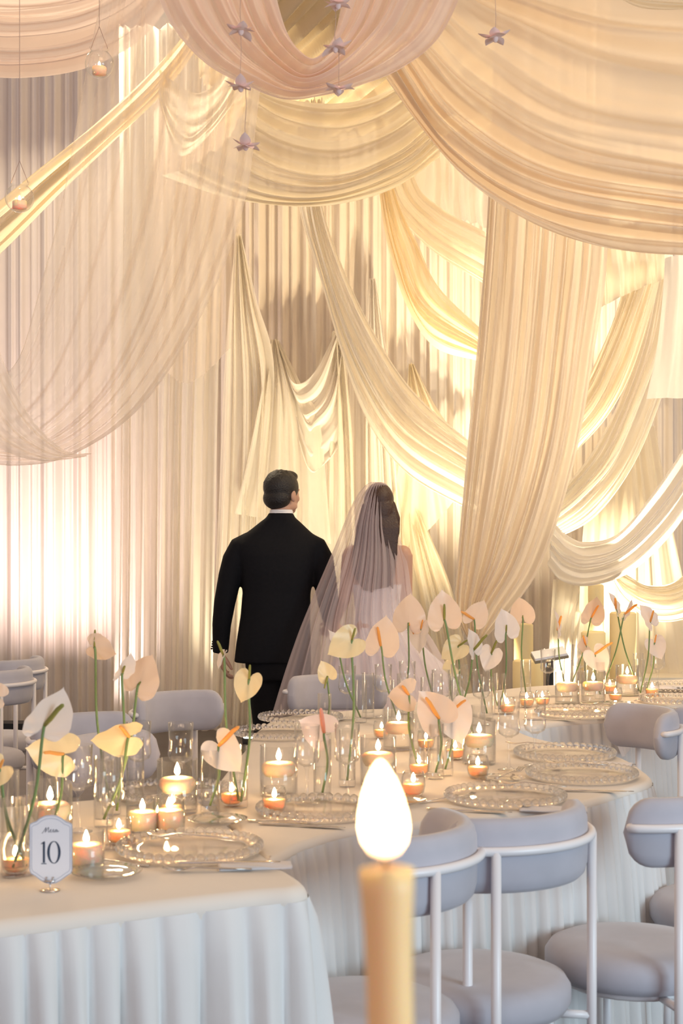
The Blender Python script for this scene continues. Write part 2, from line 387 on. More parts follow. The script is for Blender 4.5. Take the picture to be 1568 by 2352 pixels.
sheet('scalloped_swag', [
    [(365, 160, 9.9), (400, 190, 9.85), (450, 215, 9.8), (500, 190, 9.85), (545, 130, 9.9)],
    [(365, 200, 9.8), (395, 265, 9.75), (440, 300, 9.7), (500, 250, 9.75), (550, 170, 9.8)],
    [(365, 230, 9.8), (390, 320, 9.75), (420, 358, 9.7), (480, 310, 9.75), (552, 215, 9.8)]],
    M['champagne'], 4, .04, 40, 50, 6, 'small scalloped swag left of the middle strand of paper flowers')
# centre
sheet('centre_swag', [
    [(575, 195, 9.6), (650, 225, 9.5), (760, 238, 9.45), (850, 225, 9.5), (925, 190, 9.6)],
    [(560, 250, 9.5), (650, 300, 9.4), (770, 320, 9.35), (880, 290, 9.4), (960, 240, 9.5)],
    [(520, 320, 9.5), (640, 385, 9.4), (780, 400, 9.3), (910, 350, 9.4), (990, 290, 9.5)],
    [(440, 380, 9.5), (600, 445, 9.4), (760, 450, 9.3), (920, 395, 9.4), (1010, 325, 9.5)],
    [(355, 405, 9.55), (520, 455, 9.5), (680, 474, 9.4), (800, 464, 9.4), (910, 430, 9.45), (1010, 362, 9.5)]],
    M['champagne'], 9, .05, 70, 160, 7, 'wide scalloped champagne swag across the top centre')
sheet('crossed_swag', [
    [(340, -60, 5.2), (395, 60, 5.15), (470, 145, 5.1), (560, 195, 5.05), (650, 228, 5.0), (730, 222, 5.0), (820, 200, 5.05), (920, 160, 5.1), (1010, 85, 5.15), (1080, -60, 5.2)],
    [(440, -60, 5.2), (490, 50, 5.15), (550, 125, 5.1), (610, 170, 5.05), (670, 202, 5.0), (730, 200, 5.0), (800, 172, 5.05), (870, 120, 5.1), (930, 55, 5.15), (985, -60, 5.2)],
    [(540, -60, 5.2), (570, 30, 5.15), (605, 95, 5.1), (645, 140, 5.05), (690, 172, 5.0), (730, 168, 5.0), (775, 135, 5.05), (815, 90, 5.1), (850, 30, 5.15), (880, -60, 5.2)],
    [(625, -60, 5.2), (640, 10, 5.15), (660, 70, 5.1), (685, 108, 5.05), (712, 132, 5.0), (730, 130, 5.0), (750, 105, 5.05), (768, 70, 5.1), (782, 10, 5.15), (795, -60, 5.2)]],
    M['blush'], 8, .03, 100, 140, 8, 'blush pink swag at the top centre, nearest of the hanging swags')
sheet('canopy_swag', [
    [(1090, -90, 6.9), (1220, -40, 6.8), (1400, -10, 6.7), (1640, -10, 6.6)],
    [(1010, -20, 6.9), (1140, 90, 6.8), (1330, 190, 6.7), (1640, 240, 6.6)],
    [(940, 70, 6.9), (1080, 230, 6.75), (1290, 350, 6.6), (1640, 410, 6.5)],
    [(905, 140, 6.9), (1030, 320, 6.75), (1250, 450, 6.6), (1640, 510, 6.5)],
    [(885, 180, 6.9), (975, 305, 6.8), (1080, 420, 6.7), (1210, 508, 6.65), (1340, 560, 6.6), (1460, 582, 6.55), (1640, 590, 6.5)]],
    fabric('amber_canopy_voile', (.92, .78, .60), .86, .2), 10, .05, 80, 170, 9, 'huge amber canopy swag filling the top right corner')
sheet('canopy_swag', [
    [(1280, -120, 6.2), (1400, -60, 6.1), (1640, -40, 6.0)],
    [(1340, -80, 6.15), (1450, -10, 6.05), (1640, 10, 6.0)],
    [(1370, -40, 6.1), (1470, 20, 6.0), (1640, 24, 6.0)]],
    M['gold'], 3, .02, 40, 30, 10, 'dark amber edge of a second canopy at the top right corner')
sheet('column_drape', [
    [(1135, -60, 8.6), (1120, 440, 8.6), (1098, 760, 8.6), (1075, 1000, 8.6), (1052, 1250, 8.6), (1045, 1400, 8.7), (1080, 1480, 8.8)],
    [(1215, -60, 8.55), (1200, 440, 8.55), (1180, 760, 8.55), (1150, 1000, 8.55), (1105, 1250, 8.6), (1075, 1400, 8.7), (1085, 1480, 8.8)],
    [(1310, -60, 8.6), (1300, 480, 8.6), (1275, 780, 8.6), (1240, 1030, 8.6), (1170, 1270, 8.6), (1105, 1400, 8.7), (1092, 1480, 8.8)],
    [(1400, -60, 8.65), (1395, 540, 8.65), (1365, 800, 8.65), (1318, 1060, 8.65), (1245, 1290, 8.7), (1165, 1410, 8.75), (1100, 1480, 8.8)]],
    fabric('champagne_column_voile', (.89, .80, .68), .9, .2), 11, .06, 80, 190, 12, 'broad gathered champagne drape falling in a column right of the bride', ends=(1, .5))
sheet('diagonal_swag', [
    [(745, 230, 10.6), (735, 440, 10.35), (790, 620, 10.25), (880, 800, 10.2), (970, 920, 10.2), (1110, 1040, 10.2)],
    [(725, 230, 10.6), (715, 450, 10.25), (762, 650, 10.15), (835, 830, 10.1), (930, 975, 10.1), (1100, 1090, 10.1)],
    [(700, 230, 10.6), (685, 455, 10.3), (735, 640, 10.25), (800, 860, 10.2), (860, 995, 10.2), (945, 1095, 10.2), (1095, 1180, 10.2)]],
    M['ivory'], 7, .06, 70, 110, 13, 'long ivory swag slanting down above the bride to the right')
sheet('diagonal_swag', [
    [(880, 236, 10.8), (905, 430, 10.7), (960, 560, 10.7), (1010, 660, 10.7), (1110, 760, 10.7)],
    [(870, 236, 10.8), (885, 440, 10.6), (920, 590, 10.6), (970, 710, 10.6), (1110, 800, 10.6)],
    [(860, 236, 10.8), (872, 445, 10.7), (895, 580, 10.7), (935, 700, 10.7), (1000, 795, 10.7), (1110, 830, 10.7)]],
    M['gold'], 6, .05, 60, 90, 14, 'yellow swag drooping beside the column drape, above the long ivory one')
sheet('diagonal_swag', [
    [(930, 230, 10.9), (950, 410, 10.9), (1010, 480, 10.9), (1120, 540, 10.9)],
    [(915, 230, 10.9), (915, 420, 10.85), (990, 520, 10.85), (1120, 600, 10.85)],
    [(900, 230, 10.9), (880, 430, 10.9), (970, 560, 10.9), (1120, 660, 10.9)]],
    M['champagne'], 5, .04, 50, 70, 15, 'pale swag under the white ruffle beside the column drape')
sheet('ruffle_valance', [
    [(905, 330, 11.1), (912, 420, 11.05), (935, 492, 11.0)], [(990, 330, 11.1), (990, 430, 11.0), (1000, 515, 10.95)],
    [(1060, 330, 11.1), (1062, 420, 11.05), (1068, 508, 11.0)], [(1130, 330, 11.1), (1130, 430, 11.0), (1130, 525, 10.95)]],
    M['white'], 6, .05, 30, 90, 16, 'white ruffled valance left of the column drape')
# tails behind the couple
sheet('drape_tail', [
    [(540, 540, 11.62), (525, 700, 11.44), (512, 900, 11.44), (500, 1200, 11.38), (478, 1668, 11.32)],
    [(548, 540, 11.62), (555, 700, 11.44), (565, 900, 11.44), (560, 1180, 11.38), (540, 1668, 11.32)],
    [(554, 540, 11.62), (590, 690, 11.44), (630, 850, 11.44), (612, 1150, 11.39), (590, 1668, 11.32)]],
    M['ivory'], 7, .06, 60, 110, 17, 'gathered ivory tail dropping from a point behind the groom')
sheet('drape_tail', [
    [(622, 780, 11.62), (600, 900, 11.41), (570, 1050, 11.38), (540, 1180, 11.36)],
    [(630, 780, 11.62), (640, 900, 11.41), (640, 1040, 11.38), (640, 1200, 11.35)],
    [(640, 780, 11.62), (700, 900, 11.41), (735, 975, 11.39), (760, 1250, 11.34)]],
    M['ivory'], 6, .05, 50, 90, 18, 'pointed ivory drape fanning out above the head of the groom')
sheet('scalloped_swag', [
    [(640, 790, 11.62), (665, 868, 11.42), (690, 882, 11.42), (725, 850, 11.42), (772, 760, 11.62)],
    [(640, 800, 11.62), (680, 920, 11.41), (705, 935, 11.41), (745, 890, 11.41), (780, 770, 11.62)],
    [(640, 805, 11.62), (700, 970, 11.40), (725, 975, 11.40), (765, 920, 11.41), (790, 780, 11.62)],
    [(640, 810, 11.62), (700, 1060, 11.38), (740, 1070, 11.38), (790, 990, 11.40), (800, 800, 11.62)]],
    M['white'], 6, .04, 50, 80, 19, 'small scalloped swag between the two pointed drapes above the couple')
sheet('drape_tail', [
    [(762, 760, 11.62), (755, 950, 11.42), (745, 1200, 11.37), (730, 1668, 11.31)],
    [(775, 760, 11.62), (785, 950, 11.42), (790, 1200, 11.37), (790, 1668, 11.31)],
    [(785, 760, 11.62), (805, 950, 11.42), (812, 1100, 11.39), (825, 1668, 11.31)]],
    M['ivory'], 5, .05, 40, 80, 21, 'straight ivory tail between the heads of the couple')
sheet('drape_tail', [
    [(938, 835, 11.62), (928, 960, 11.42), (905, 1120, 11.39), (880, 1300, 11.35)],
    [(945, 835, 11.62), (975, 960, 11.41), (985, 1060, 11.39), (1000, 1200, 11.36)],
    [(950, 838, 11.62), (1000, 930, 11.42), (1045, 990, 11.41), (1110, 1060, 11.40)]],
    M['champagne'], 6, .05, 50, 90, 22, 'pointed champagne drape under the yellow swag')
sheet('drape_tail', [
    [(848, 640, 11.62), (840, 900, 11.45), (838, 1200, 11.39), (836, 1668, 11.33)],
    [(856, 640, 11.62), (868, 900, 11.44), (880, 1200, 11.38), (890, 1668, 11.32)],
    [(862, 640, 11.62), (900, 900, 11.45), (930, 1200, 11.39), (960, 1668, 11.33)]],
    M['white'], 6, .05, 40, 90, 23, 'white tail falling to the floor behind the bride')
sheet('drape_tail', [
    [(918, 1090, 11.62), (910, 1250, 11.34), (930, 1450, 11.30), (960, 1668, 11.29)],
    [(925, 1090, 11.62), (960, 1250, 11.33), (1000, 1450, 11.29), (1030, 1668, 11.28)],
    [(935, 1092, 11.62), (985, 1220, 11.34), (1045, 1380, 11.31), (1100, 1668, 11.28)]],
    M['champagne'], 7, .05, 50, 100, 24, 'golden tail spreading to the floor at the right shoulder of the bride')
# right
sheet('ruffle_valance', [
    [(1370, 420, 11.62), (1375, 560, 9.6), (1380, 705, 9.6)], [(1420, 420, 11.62), (1425, 550, 9.55), (1430, 680, 9.55)],
    [(1480, 420, 11.62), (1482, 530, 9.55), (1486, 655, 9.55)], [(1525, 420, 11.62), (1525, 520, 9.6), (1525, 640, 9.6)]],
    M['champagne'], 7, .04, 30, 90, 25, 'pleated champagne valance with a slanting hem under the canopy')
sheet('diagonal_swag', [
    [(1520, 600, 9.9), (1500, 690, 9.9), (1450, 850, 9.9), (1390, 960, 9.9), (1300, 1060, 9.9)],
    [(1490, 600, 9.8), (1460, 700, 9.8), (1410, 830, 9.8), (1360, 930, 9.8), (1290, 1010, 9.8)],
    [(1440, 600, 9.9), (1415, 710, 9.9), (1380, 800, 9.9), (1340, 880, 9.9), (1280, 960, 9.9)]],
    M['champagne'], 6, .05, 60, 90, 26, 'champagne swag crossing down left from the slanting valance')
sheet('diagonal_swag', [
    [(1600, 560, 10.2), (1560, 760, 10.2), (1500, 960, 10.2), (1440, 1090, 10.2), (1360, 1190, 10.2), (1270, 1240, 10.2)],
    [(1540, 600, 10.15), (1510, 780, 10.15), (1455, 940, 10.15), (1400, 1060, 10.15), (1330, 1140, 10.15), (1270, 1190, 10.15)],
    [(1500, 640, 10.2), (1460, 800, 10.2), (1420, 920, 10.2), (1370, 1020, 10.2), (1310, 1100, 10.2), (1260, 1140, 10.2)]],
    M['ivory'], 6, .06, 60, 90, 27, 'wide ivory swag slanting down behind the champagne one at the right')
sheet('draped_cloth', [
    [(1530, 590, 9.0), (1525, 660, 9.0), (1510, 800, 9.0), (1487, 915, 9.0)],
    [(1580, 585, 8.95), (1580, 660, 8.95), (1570, 800, 8.95), (1560, 915, 8.95)],
    [(1660, 580, 9.0), (1660, 660, 9.0), (1660, 800, 9.0), (1660, 917, 9.0)]],
    M['white'], 3, .03, 30, 60, 28, 'bright white cloth panel with a straight hem at the right edge')
sheet('hammock_swag', [
    [(1270, 1195, 9.7), (1300, 1225, 9.65), (1345, 1245, 9.6), (1420, 1225, 9.55), (1500, 1130, 9.55), (1580, 1010, 9.55), (1660, 860, 9.5)],
    [(1265, 1240, 9.6), (1300, 1275, 9.55), (1350, 1290, 9.5), (1430, 1265, 9.45), (1520, 1180, 9.45), (1590, 1080, 9.45), (1660, 960, 9.4)],
    [(1258, 1300, 9.65), (1290, 1335, 9.6), (1350, 1345, 9.55), (1440, 1315, 9.5), (1530, 1235, 9.5), (1600, 1140, 9.5), (1660, 1060, 9.45)]],
    M['white'], 5, .06, 70, 90, 29, 'ivory hammock swag scooping from the column drape up to the right edge')
sheet('hammock_swag', [
    [(1400, 1300, 10.2), (1440, 1320, 10.15), (1490, 1345, 10.1), (1560, 1330, 10.1), (1650, 1230, 10.1)],
    [(1400, 1310, 10.1), (1440, 1350, 10.05), (1500, 1375, 10.0), (1570, 1365, 10.0), (1650, 1290, 10.0)],
    [(1400, 1320, 10.15), (1440, 1385, 10.1), (1500, 1425, 10.05), (1580, 1415, 10.05), (1650, 1350, 10.1)]],
    M['champagne'], 4, .05, 50, 60, 30, 'short yellow swag low at the right edge behind the flowers')
sheet('drape_tail', [
    [(1268, 1330, 11.62), (1262, 1450, 10.6), (1250, 1660, 10.6)],
    [(1320, 1335, 11.62), (1300, 1450, 10.55), (1290, 1660, 10.55)],
    [(1345, 1340, 11.62), (1330, 1450, 10.6), (1322, 1660, 10.6)]],
    M['ivory'], 4, .05, 30, 60, 31, 'short grey-ivory tail standing under the hammock swag')
sheet('drape_tail', [
    [(1390, 980, 11.62), (1340, 1200, 10.9), (1320, 1660, 10.9)], [(1440, 980, 11.62), (1450, 1200, 10.85), (1450, 1660, 10.85)], [(1500, 980, 11.62), (1540, 1200, 10.9), (1600, 1500, 10.9)]],
    M['champagne'], 7, .05, 30, 90, 32, 'pale yellow drape behind the hammock swag at the right')
# uplights
def uplight(px, d, col, power, label, tgt, mat, ang=75):
    x = (px - CX) * d / F
    t = thing('uplight', label, 'uplight', (x, d, 0), 0, 'floor uplights')
    MB().box((-.055, -.05, 0), (.055, .05, .02)).lathe([(.0, .02), (.045, .02), (.05, .1), (.0, .1)], 20).build('housing', M['black'], t)
    MB().lathe([(0, .104), (.04, .104), (.04, .1)], 20).build('lens', mat, t)
    spot('uplight_beam', (x, d, .13), tgt, col, power, ang, .9, .05)
PINK = (1.0, .78, .73); WARM = (1.0, .84, .56); GOLD = (1.0, .78, .44)
def xd(px, d): return (px - CX) * d / F
uplight(10, 10.5, PINK, 270, 'uplight shining pink on the far left drape', (xd(20, 11.0), 11.75, 2.6), M['lampw'], 95)
uplight(190, 10.5, PINK, 230, 'uplight shining pink between the far left drape and the beige drape', (xd(170, 11.0), 11.75, 2.6), M['lampw'], 95)
uplight(572, 10.55, WARM, 230, 'glowing floor uplight behind the legs of the groom', (xd(590, 10.6), 11.3, 2.4), M['lamp'])
uplight(860, 10.2, WARM, 190, 'floor uplight hidden behind the bride', (xd(860, 11), 11.0, 2.6), M['lamp'])
uplight(1095, 9.95, GOLD, 640, 'floor uplight at the foot of the column drape', (xd(1080, 11), 11.0, 2.8), M['lamp'])
uplight(1260, 10.1, WARM, 640, 'floor uplight at the foot of the short ivory tail', (xd(1290, 11), 11.2, 2.6), M['lamp'])
uplight(1420, 9.8, WARM, 640, 'floor uplight beside the cream platform', (xd(1440, 11), 11.0, 2.6), M['lamp'])
uplight(1555, 9.75, WARM, 320, 'floor uplight behind the bright white cloth at the right edge', (xd(1590, 9.1), 9.05, 2.4), M['lamp'])
# ---------------------------------------------------------------- tables
def table(name, outline, label, n=420, pleat=.055, amp=.016, seed=0, round_r=.02, drop0=.03):
    cx = sum(p[0] for p in outline) / len(outline); cy = sum(p[1] for p in outline) / len(outline)
    t = thing(name, label, 'table', (cx, cy, 0), 0, 'draped dining tables')
    O = catmull(outline, n, True)
    d = np.roll(O, -1, 0) - O; L = np.hypot(d[:, 0], d[:, 1]); s = np.concatenate([[0], np.cumsum(L)[:-1]]); tot = L.sum()
    # even spacing
    m = int(tot / .008); t_ = np.linspace(0, tot, m, endpoint=False)
    O2 = np.concatenate([O, O[:1]]); s2 = np.concatenate([s, [tot]])
    Q = np.stack([np.interp(t_, s2, O2[:, 0]), np.interp(t_, s2, O2[:, 1])], 1)
    tg = np.roll(Q, -3, 0) - np.roll(Q, 3, 0); tg /= np.hypot(tg[:, 0], tg[:, 1])[:, None]
    nr = np.stack([tg[:, 1], -tg[:, 0]], 1)
    area2 = (Q[:, 0] * np.roll(Q[:, 1], -1) - Q[:, 1] * np.roll(Q[:, 0], -1)).sum()
    if area2 < 0: nr = -nr
    top = bmesh.new()
    vs = [top.verts.new((q[0] - cx, q[1] - cy, TZ)) for q in Q - nr * round_r]
    es = [top.edges.new((vs[i], vs[(i + 1) % m])) for i in range(m)]
    bmesh.ops.triangle_fill(top, edges=es, use_beauty=True)
    prev = vs
    for k in range(1, 6):
        a = math.pi / 2 * k / 5
        cur = [top.verts.new((q[0] - cx, q[1] - cy, TZ - round_r * (1 - math.cos(a)))) for q in Q + nr * round_r * (math.sin(a) - 1)]
        for i in range(m): top.faces.new((prev[i], prev[(i + 1) % m], cur[(i + 1) % m], cur[i]))
        prev = cur
    cur = [top.verts.new((q[0] - cx, q[1] - cy, TZ - round_r - .02)) for q in Q - nr * .004]
    for i in range(m): top.faces.new((prev[i], prev[(i + 1) % m], cur[(i + 1) % m], cur[i]))
    bmesh.ops.recalc_face_normals(top, faces=top.faces)
    me = bpy.data.meshes.new('table_cloth'); top.to_mesh(me); top.free(); me.materials.append(M['cloth'])
    me.polygons.foreach_set('use_smooth', [True] * len(me.polygons))
    o = bpy.data.objects.new('table_cloth', me); C.objects.link(o); o.parent = t
    rg = random.Random(seed); ph = [rg.uniform(0, 6.28) for _ in range(4)]
    S = np.arange(m) / m * tot
    kf = max(1, round(tot / pleat))
    base = 2.2 * np.abs(np.sin(math.pi * kf * S / tot + .9 * np.sin(2 * math.pi * S / tot * 9 + ph[0]) + ph[1])) ** .8 - 1.2
    base = base + .3 * np.sin(2 * math.pi * round(kf * .37) * S / tot + ph[2]) + .08 * np.sin(2 * math.pi * round(kf * 1.9) * S / tot + ph[3])
    V = []; rows = 16; z0 = TZ - round_r + .002
    for j in range(rows + 1):
        f = j / rows; z = z0 * (1 - f) + .006 * f
        a = amp * (.06 + 1.3 * f ** .55); off = .001 + amp * .9 * f ** .5 + .02 * f
        q = Q + nr * (off + a * base)[:, None]
        V += [(x - cx, y - cy, z) for x, y in q]
    Fs = [(j * m + i, j * m + (i + 1) % m, (j + 1) * m + (i + 1) % m, (j + 1) * m + i) for j in range(rows) for i in range(m)]
    mesh_obj('table_skirt', V, Fs, M['skirt'], t)
    return t
table('dining_table', [(-1.5, 2.40), (-1.0, 2.66), (-.63, 2.83), (-.37, 2.975), (-.17, 3.075), (-.09, 3.105), (-.072, 3.17), (-.13, 3.34), (-.22, 3.62), (-.36, 4.1), (-.45, 4.3), (-.62, 4.22), (-.95, 4.05), (-1.5, 3.8)],
      'near dining table with grey-white skirt holding the number card', pleat=.075, amp=.032, seed=1, round_r=.03, drop0=.05)
table('dining_table', [(-.17, 3.40), (-.086, 3.58), (.06, 3.77), (.35, 3.90), (.62, 4.09), (.80, 4.32), (.915, 4.5), (.935, 4.7), (.915, 5.0), (.816, 5.23), (.70, 5.48), (.635, 5.8), (.48, 6.25), (.2, 6.42), (-.05, 6.3), (-.25, 6.1), (-.32, 5.65), (-.33, 5.2), (-.36, 4.6), (-.36, 4.28), (-.28, 3.86)],
      'long middle dining table with fine pleated skirt and four chairs before it', pleat=.046, amp=.021, seed=2)
table('dining_table', [(.66, 5.82), (.88, 5.97), (1.04, 6.05), (1.12, 6.10), (1.485, 6.63), (1.9, 6.95), (2.4, 7.1), (2.4, 8.1), (1.74, 7.78), (1.0, 7.45), (.7, 7.18), (.45, 6.9), (.25, 6.48), (.51, 6.28)],
      'far right dining table behind the middle one', pleat=.05, amp=.02, seed=3)

# ---------------------------------------------------------------- chairs
def make_chair():
    t = thing('dining_chair', 'x', 'chair')
    MB().lathe([(0, .457), (.12, .462), (.185, .459), (.208, .449), (.220, .430), (.220, .397), (.208, .377), (.18, .37), (0, .37)], 48).build('seat', M['velvet'], t)
    m = MB(); seg = 44; prof = 14; h = .083; zc = .775; a0 = R(68); R0 = .232
    vs = []
    for i in range(seg + 1):
        u = -1 + 2 * i / seg; a = a0 * u
        e = max(0.0, abs(u) - .74) / .26; k = math.sqrt(max(0.0, 1 - e ** 2.4)); k = max(k, .02)
        for j in range(prof):
            b = 2 * math.pi * j / prof; c, s_ = math.cos(b), math.sin(b)
            dr = .027 * math.copysign(abs(c) ** .7, c) * (.35 + .65 * k); dz = h * k * math.copysign(abs(s_) ** .6, s_)
            r = R0 + dr
            vs.append((r * math.sin(a), -r * math.cos(a), zc + dz))
    fs = [(i * prof + j, i * prof + (j + 1) % prof, (i + 1) * prof + (j + 1) % prof, (i + 1) * prof + j) for i in range(seg) for j in range(prof)]
    fs += [tuple(range(prof))[::-1], tuple(seg * prof + j for j in range(prof))]
    m.add(vs, fs); m.build('backrest', M['velvet'], t)
    rr = .267; pts = [(rr * math.sin(a), -rr * math.cos(a), .79) for a in [R(-64 + 128 * i / 30) for i in range(31)]]
    e0 = Vector(pts[0]); e1 = Vector(pts[-1])
    pts = [(e0.x * .9, e0.y * .9, .79)] + pts + [(e1.x * .9, e1.y * .9, .79)]
    MB().tube(pts, .0105, 10).build('back_rail', M['metal'], t)
    for s in (-1, 1):
        a = R(39 * s)
        MB().tube([(rr * math.sin(a), -rr * math.cos(a), .79), (rr * math.sin(a), -rr * math.cos(a), 0)], .0115, 10).build('leg', M['metal'], t)
    for s in (-1, 1):
        MB().tube([(.15 * s, .15, .372), (.155 * s, .155, 0)], .0115, 10).build('leg', M['metal'], t)
    MB().tube([(.17 * math.cos(i * math.pi / 12), .17 * math.sin(i * math.pi / 12), .364) for i in range(25)], .01, 8).tube([(-.168, -.207, .364), (-.1, -.12, .364)], .01, 8).tube([(.168, -.207, .364), (.1, -.12, .364)], .01, 8).build('seat_frame', M['metal'], t)
    return t
chair0 = make_chair()
chairs = [  # x, y, phi, label
    (0.04, 3.35, 74, 'grey velvet chair just behind the foreground taper candle'),
    (0.318, 3.585, 43, 'grey velvet chair right of the taper candle, its curved back seen whole'),
    (0.735, 3.85, 52, 'grey velvet chair at the lower right edge, its seat cut by the frame'),
    (1.10, 4.34, 72, 'grey velvet chair at the right edge of which only part of the seat shows'),
    (0.96, 5.52, 105, 'grey velvet chair with pinkish inner back in the gap between middle and far tables'),
    (1.37, 5.78, 20, 'grey velvet chair at the far table, mostly hidden behind another chair at the right edge'),
    (-1.74, 7.3, 75, 'blue-grey chair at the left edge nearest the black stage edge, cut by the frame'),
    (-1.81, 7.95, 75, 'blue-grey chair behind the left edge chair, against the pink-lit drape'),
    (-0.56, 6.0, 228, 'grey velvet chair with rounded back standing left of the groom behind the white flower'),
    (-0.6, 4.7, 245, 'grey velvet chair low behind the glass cylinder candle left of centre'),
    (-0.8, 5.22, 232, 'grey velvet chair half hidden behind the cream flowers at the left'),
    (0.0, 6.74, 190, 'blue-grey chair standing in front of the skirt of the bride')]
for i, (x, y, ph, lb) in enumerate(chairs):
    o = chair0 if i == 0 else copy_tree(chair0)
    o.location = (x, y, 0); o.rotation_euler = (0, 0, R(ph)); tag(o, lb, 'chair', 'dining chairs round the tables')

# ---------------------------------------------------------------- tableware prototypes
def flame_mesh(parent, z, h=.032, r=.0065, mat=None, lean=0.0):
    pr = [(0, 0), (.55, .10), (.92, .24), (1, .36), (.82, .55), (.5, .75), (.2, .92), (0, 1)]
    m = MB().lathe([(a * r, b * h) for a, b in pr], 12)
    m.v = [(x + lean * zz * zz / h, y, zz + z) for x, y, zz in m.v]
    return weld(m.build('flame', mat or M['flame'], parent))
def make_votive():
    t = thing('votive_candle', 'x', 'candle')
    MB().lathe([(0, .003), (.022, .003), (.028, .012), (.0315, .03), (.031, .05), (.027, .066), (.0258, .066), (.0295, .05), (.030, .03), (.0265, .013), (.02, .007), (0, .007)], 28).build('glass_cup', M['glass'], t)
    w_ = MB().lathe([(0, .008), (.02, .008), (.0255, .014), (.0288, .03), (.028, .0335), (0, .0325)], 28).build('wax', M['honey'], t)
    MB().tube([(0, 0, .032), (0, 0, .039)], .0008, 6).build('wick', M['wick'], w_)
    flame_mesh(t, .037, .026, .006); return t
def make_floating():
    t = thing('floating_candle', 'x', 'candle')
    MB().lathe([(0, .002), (.051, .002), (.0525, .006), (.0525, .14), (.050, .14), (.050, .01), (0, .008)], 32).build('glass_cylinder', M['glass'], t)
    MB().lathe([(0, .01), (.0495, .01), (.0495, .062), (0, .062)], 28).build('water', M['water'], t)
    w_ = MB().lathe([(0, .055), (.038, .055), (.047, .07), (.0475, .084), (.040, .092), (.012, .094), (0, .092)], 28).build('wax', M['wax'], t)
    MB().tube([(0, 0, .092), (0, 0, .1)], .0009, 6).build('wick', M['wick'], w_)
    flame_mesh(t, .098, .034, .0075); return t
def make_pillar():
    t = thing('pillar_candle', 'x', 'candle')
    MB().lathe([(0, .002), (.040, .002), (.0415, .006), (.0415, .085), (.0395, .085), (.0395, .01), (0, .008)], 28).build('glass_cylinder', M['glass'], t)
    w_ = MB().lathe([(0, .009), (.0375, .009), (.038, .05), (.034, .054), (.012, .052), (0, .052)], 28).build('wax', M['wax'], t)
    MB().tube([(0, 0, .05), (0, 0, .058)], .0009, 6).build('wick', M['wick'], w_)
    flame_mesh(t, .056, .03, .007); return t
def make_vase():
    t = thing('bud_vase', 'x', 'vase')
    MB().lathe([(0, .002), (.023, .002), (.0245, .006), (.0245, .165), (.0225, .165), (.0225, .022), (0, .018)], 24).build('glass_tube', M['glass'], t)
    MB().lathe([(0, .02), (.022, .02), (.022, .09), (0, .09)], 20).build('water', M['water'], t)
    return t
def make_goblet():
    t = thing('goblet', 'x', 'glass')
    MB().lathe([(0, .104), (.012, .105), (.030, .115), (.035, .130), (.032, .160), (.0345, .215), (.0335, .215), (.031, .160), (.0335, .131), (.029, .117), (.01, .108), (0, .107)], 28).build('bowl', M['glass'], t)
    MB().lathe([(0, .004), (.034, .0045), (.034, .006), (.012, .010), (.0045, .018), (.0038, .06), (.005, .095), (.012, .106)], 24).build('stem_foot', M['glass'], t)
    return t
def make_charger():
    t = thing('charger_plate', 'x', 'plate')
    MB().lathe([(0, .006), (.10, .006), (.115, .009), (.150, .014), (.150, .017), (.115, .012), (.10, .009), (0, .009)], 48).build('glass_plate', M['plate'], t)
    m = MB(); n = 42
    for i in range(n):
        a = 2 * math.pi * i / n; m.ball((.1575 * math.cos(a), .1575 * math.sin(a), .0165), .0112, 12, 8)
    m.build('beaded_rim', M['bead'], t); return t
def make_side_plate():
    t = thing('side_plate', 'x', 'plate')
    MB().lathe([(0, .003), (.045, .003), (.055, .006), (.074, .013), (.0755, .0145), (.074, .0155), (.054, .009), (.045, .006), (0, .006)], 40).build('plate', M['cut'], t)
    return t
def make_fork():
    m = MB(); m.tube([(-.10, 0, .004), (-.05, 0, .006), (.02, 0, .010), (.045, 0, .007)], [(.006, .0016), (.005, .0016), (.003, .0016), (.008, .0014)], 8)
    for k in range(4): m.tube([(.043, -.0075 + .005 * k, .007), (.065, -.0085 + .0057 * k, .006), (.09, -.0085 + .0057 * k, .013)], .0013, 6)
    return m.build('fork', M['silver'])
def make_knife():
    return MB().tube([(-.11, 0, .005), (-.10, 0, .005), (-.03, 0, .005), (-.01, 0, .005), (.03, 0, .005), (.09, 0, .005), (.115, 0, .005)], [(.003, .002), (.008, .003), (.006, .003), (.004, .002), (.010, .0012), (.009, .0012), (.002, .001)], 10).build('knife', M['silver'])
def make_spoon():
    return MB().tube([(-.10, 0, .004), (-.05, 0, .006), (.02, 0, .010), (.045, 0, .006), (.06, 0, .004), (.08, 0, .006), (.095, 0, .009)], [(.006, .0016), (.005, .0016), (.003, .0016), (.011, .0016), (.017, .0018), (.014, .0016), (.003, .001)], 12).build('spoon', M['silver'])
def make_napkin():
    n = 22; k = 12; vs = []; fs = []
    for j in range(k + 1):
        for i in range(n + 1):
            x = -.11 + .22 * i / n; y = -.04 + .08 * j / k
            vs.append((x, y, .006 + .006 * math.sin(j / k * math.pi) + .0025 * math.sin(x * 60 + j)))
    b = len(vs); vs += [(x, y, .0006) for x, y, z in vs]
    for j in range(k):
        for i in range(n):
            a = j * (n + 1) + i; fs.append((a, a + 1, a + n + 2, a + n + 1)); fs.append((b + a, b + a + n + 1, b + a + n + 2, b + a + 1))
    ed = [i for i in range(n + 1)] + [j * (n + 1) + n for j in range(1, k + 1)] + [k * (n + 1) + i for i in range(n - 1, -1, -1)] + [j * (n + 1) for j in range(k - 1, 0, -1)]
    for q in range(len(ed)): a, c = ed[q], ed[(q + 1) % len(ed)]; fs.append((c, a, b + a, b + c))
    return mesh_obj('napkin', vs, fs, M['napkin'])
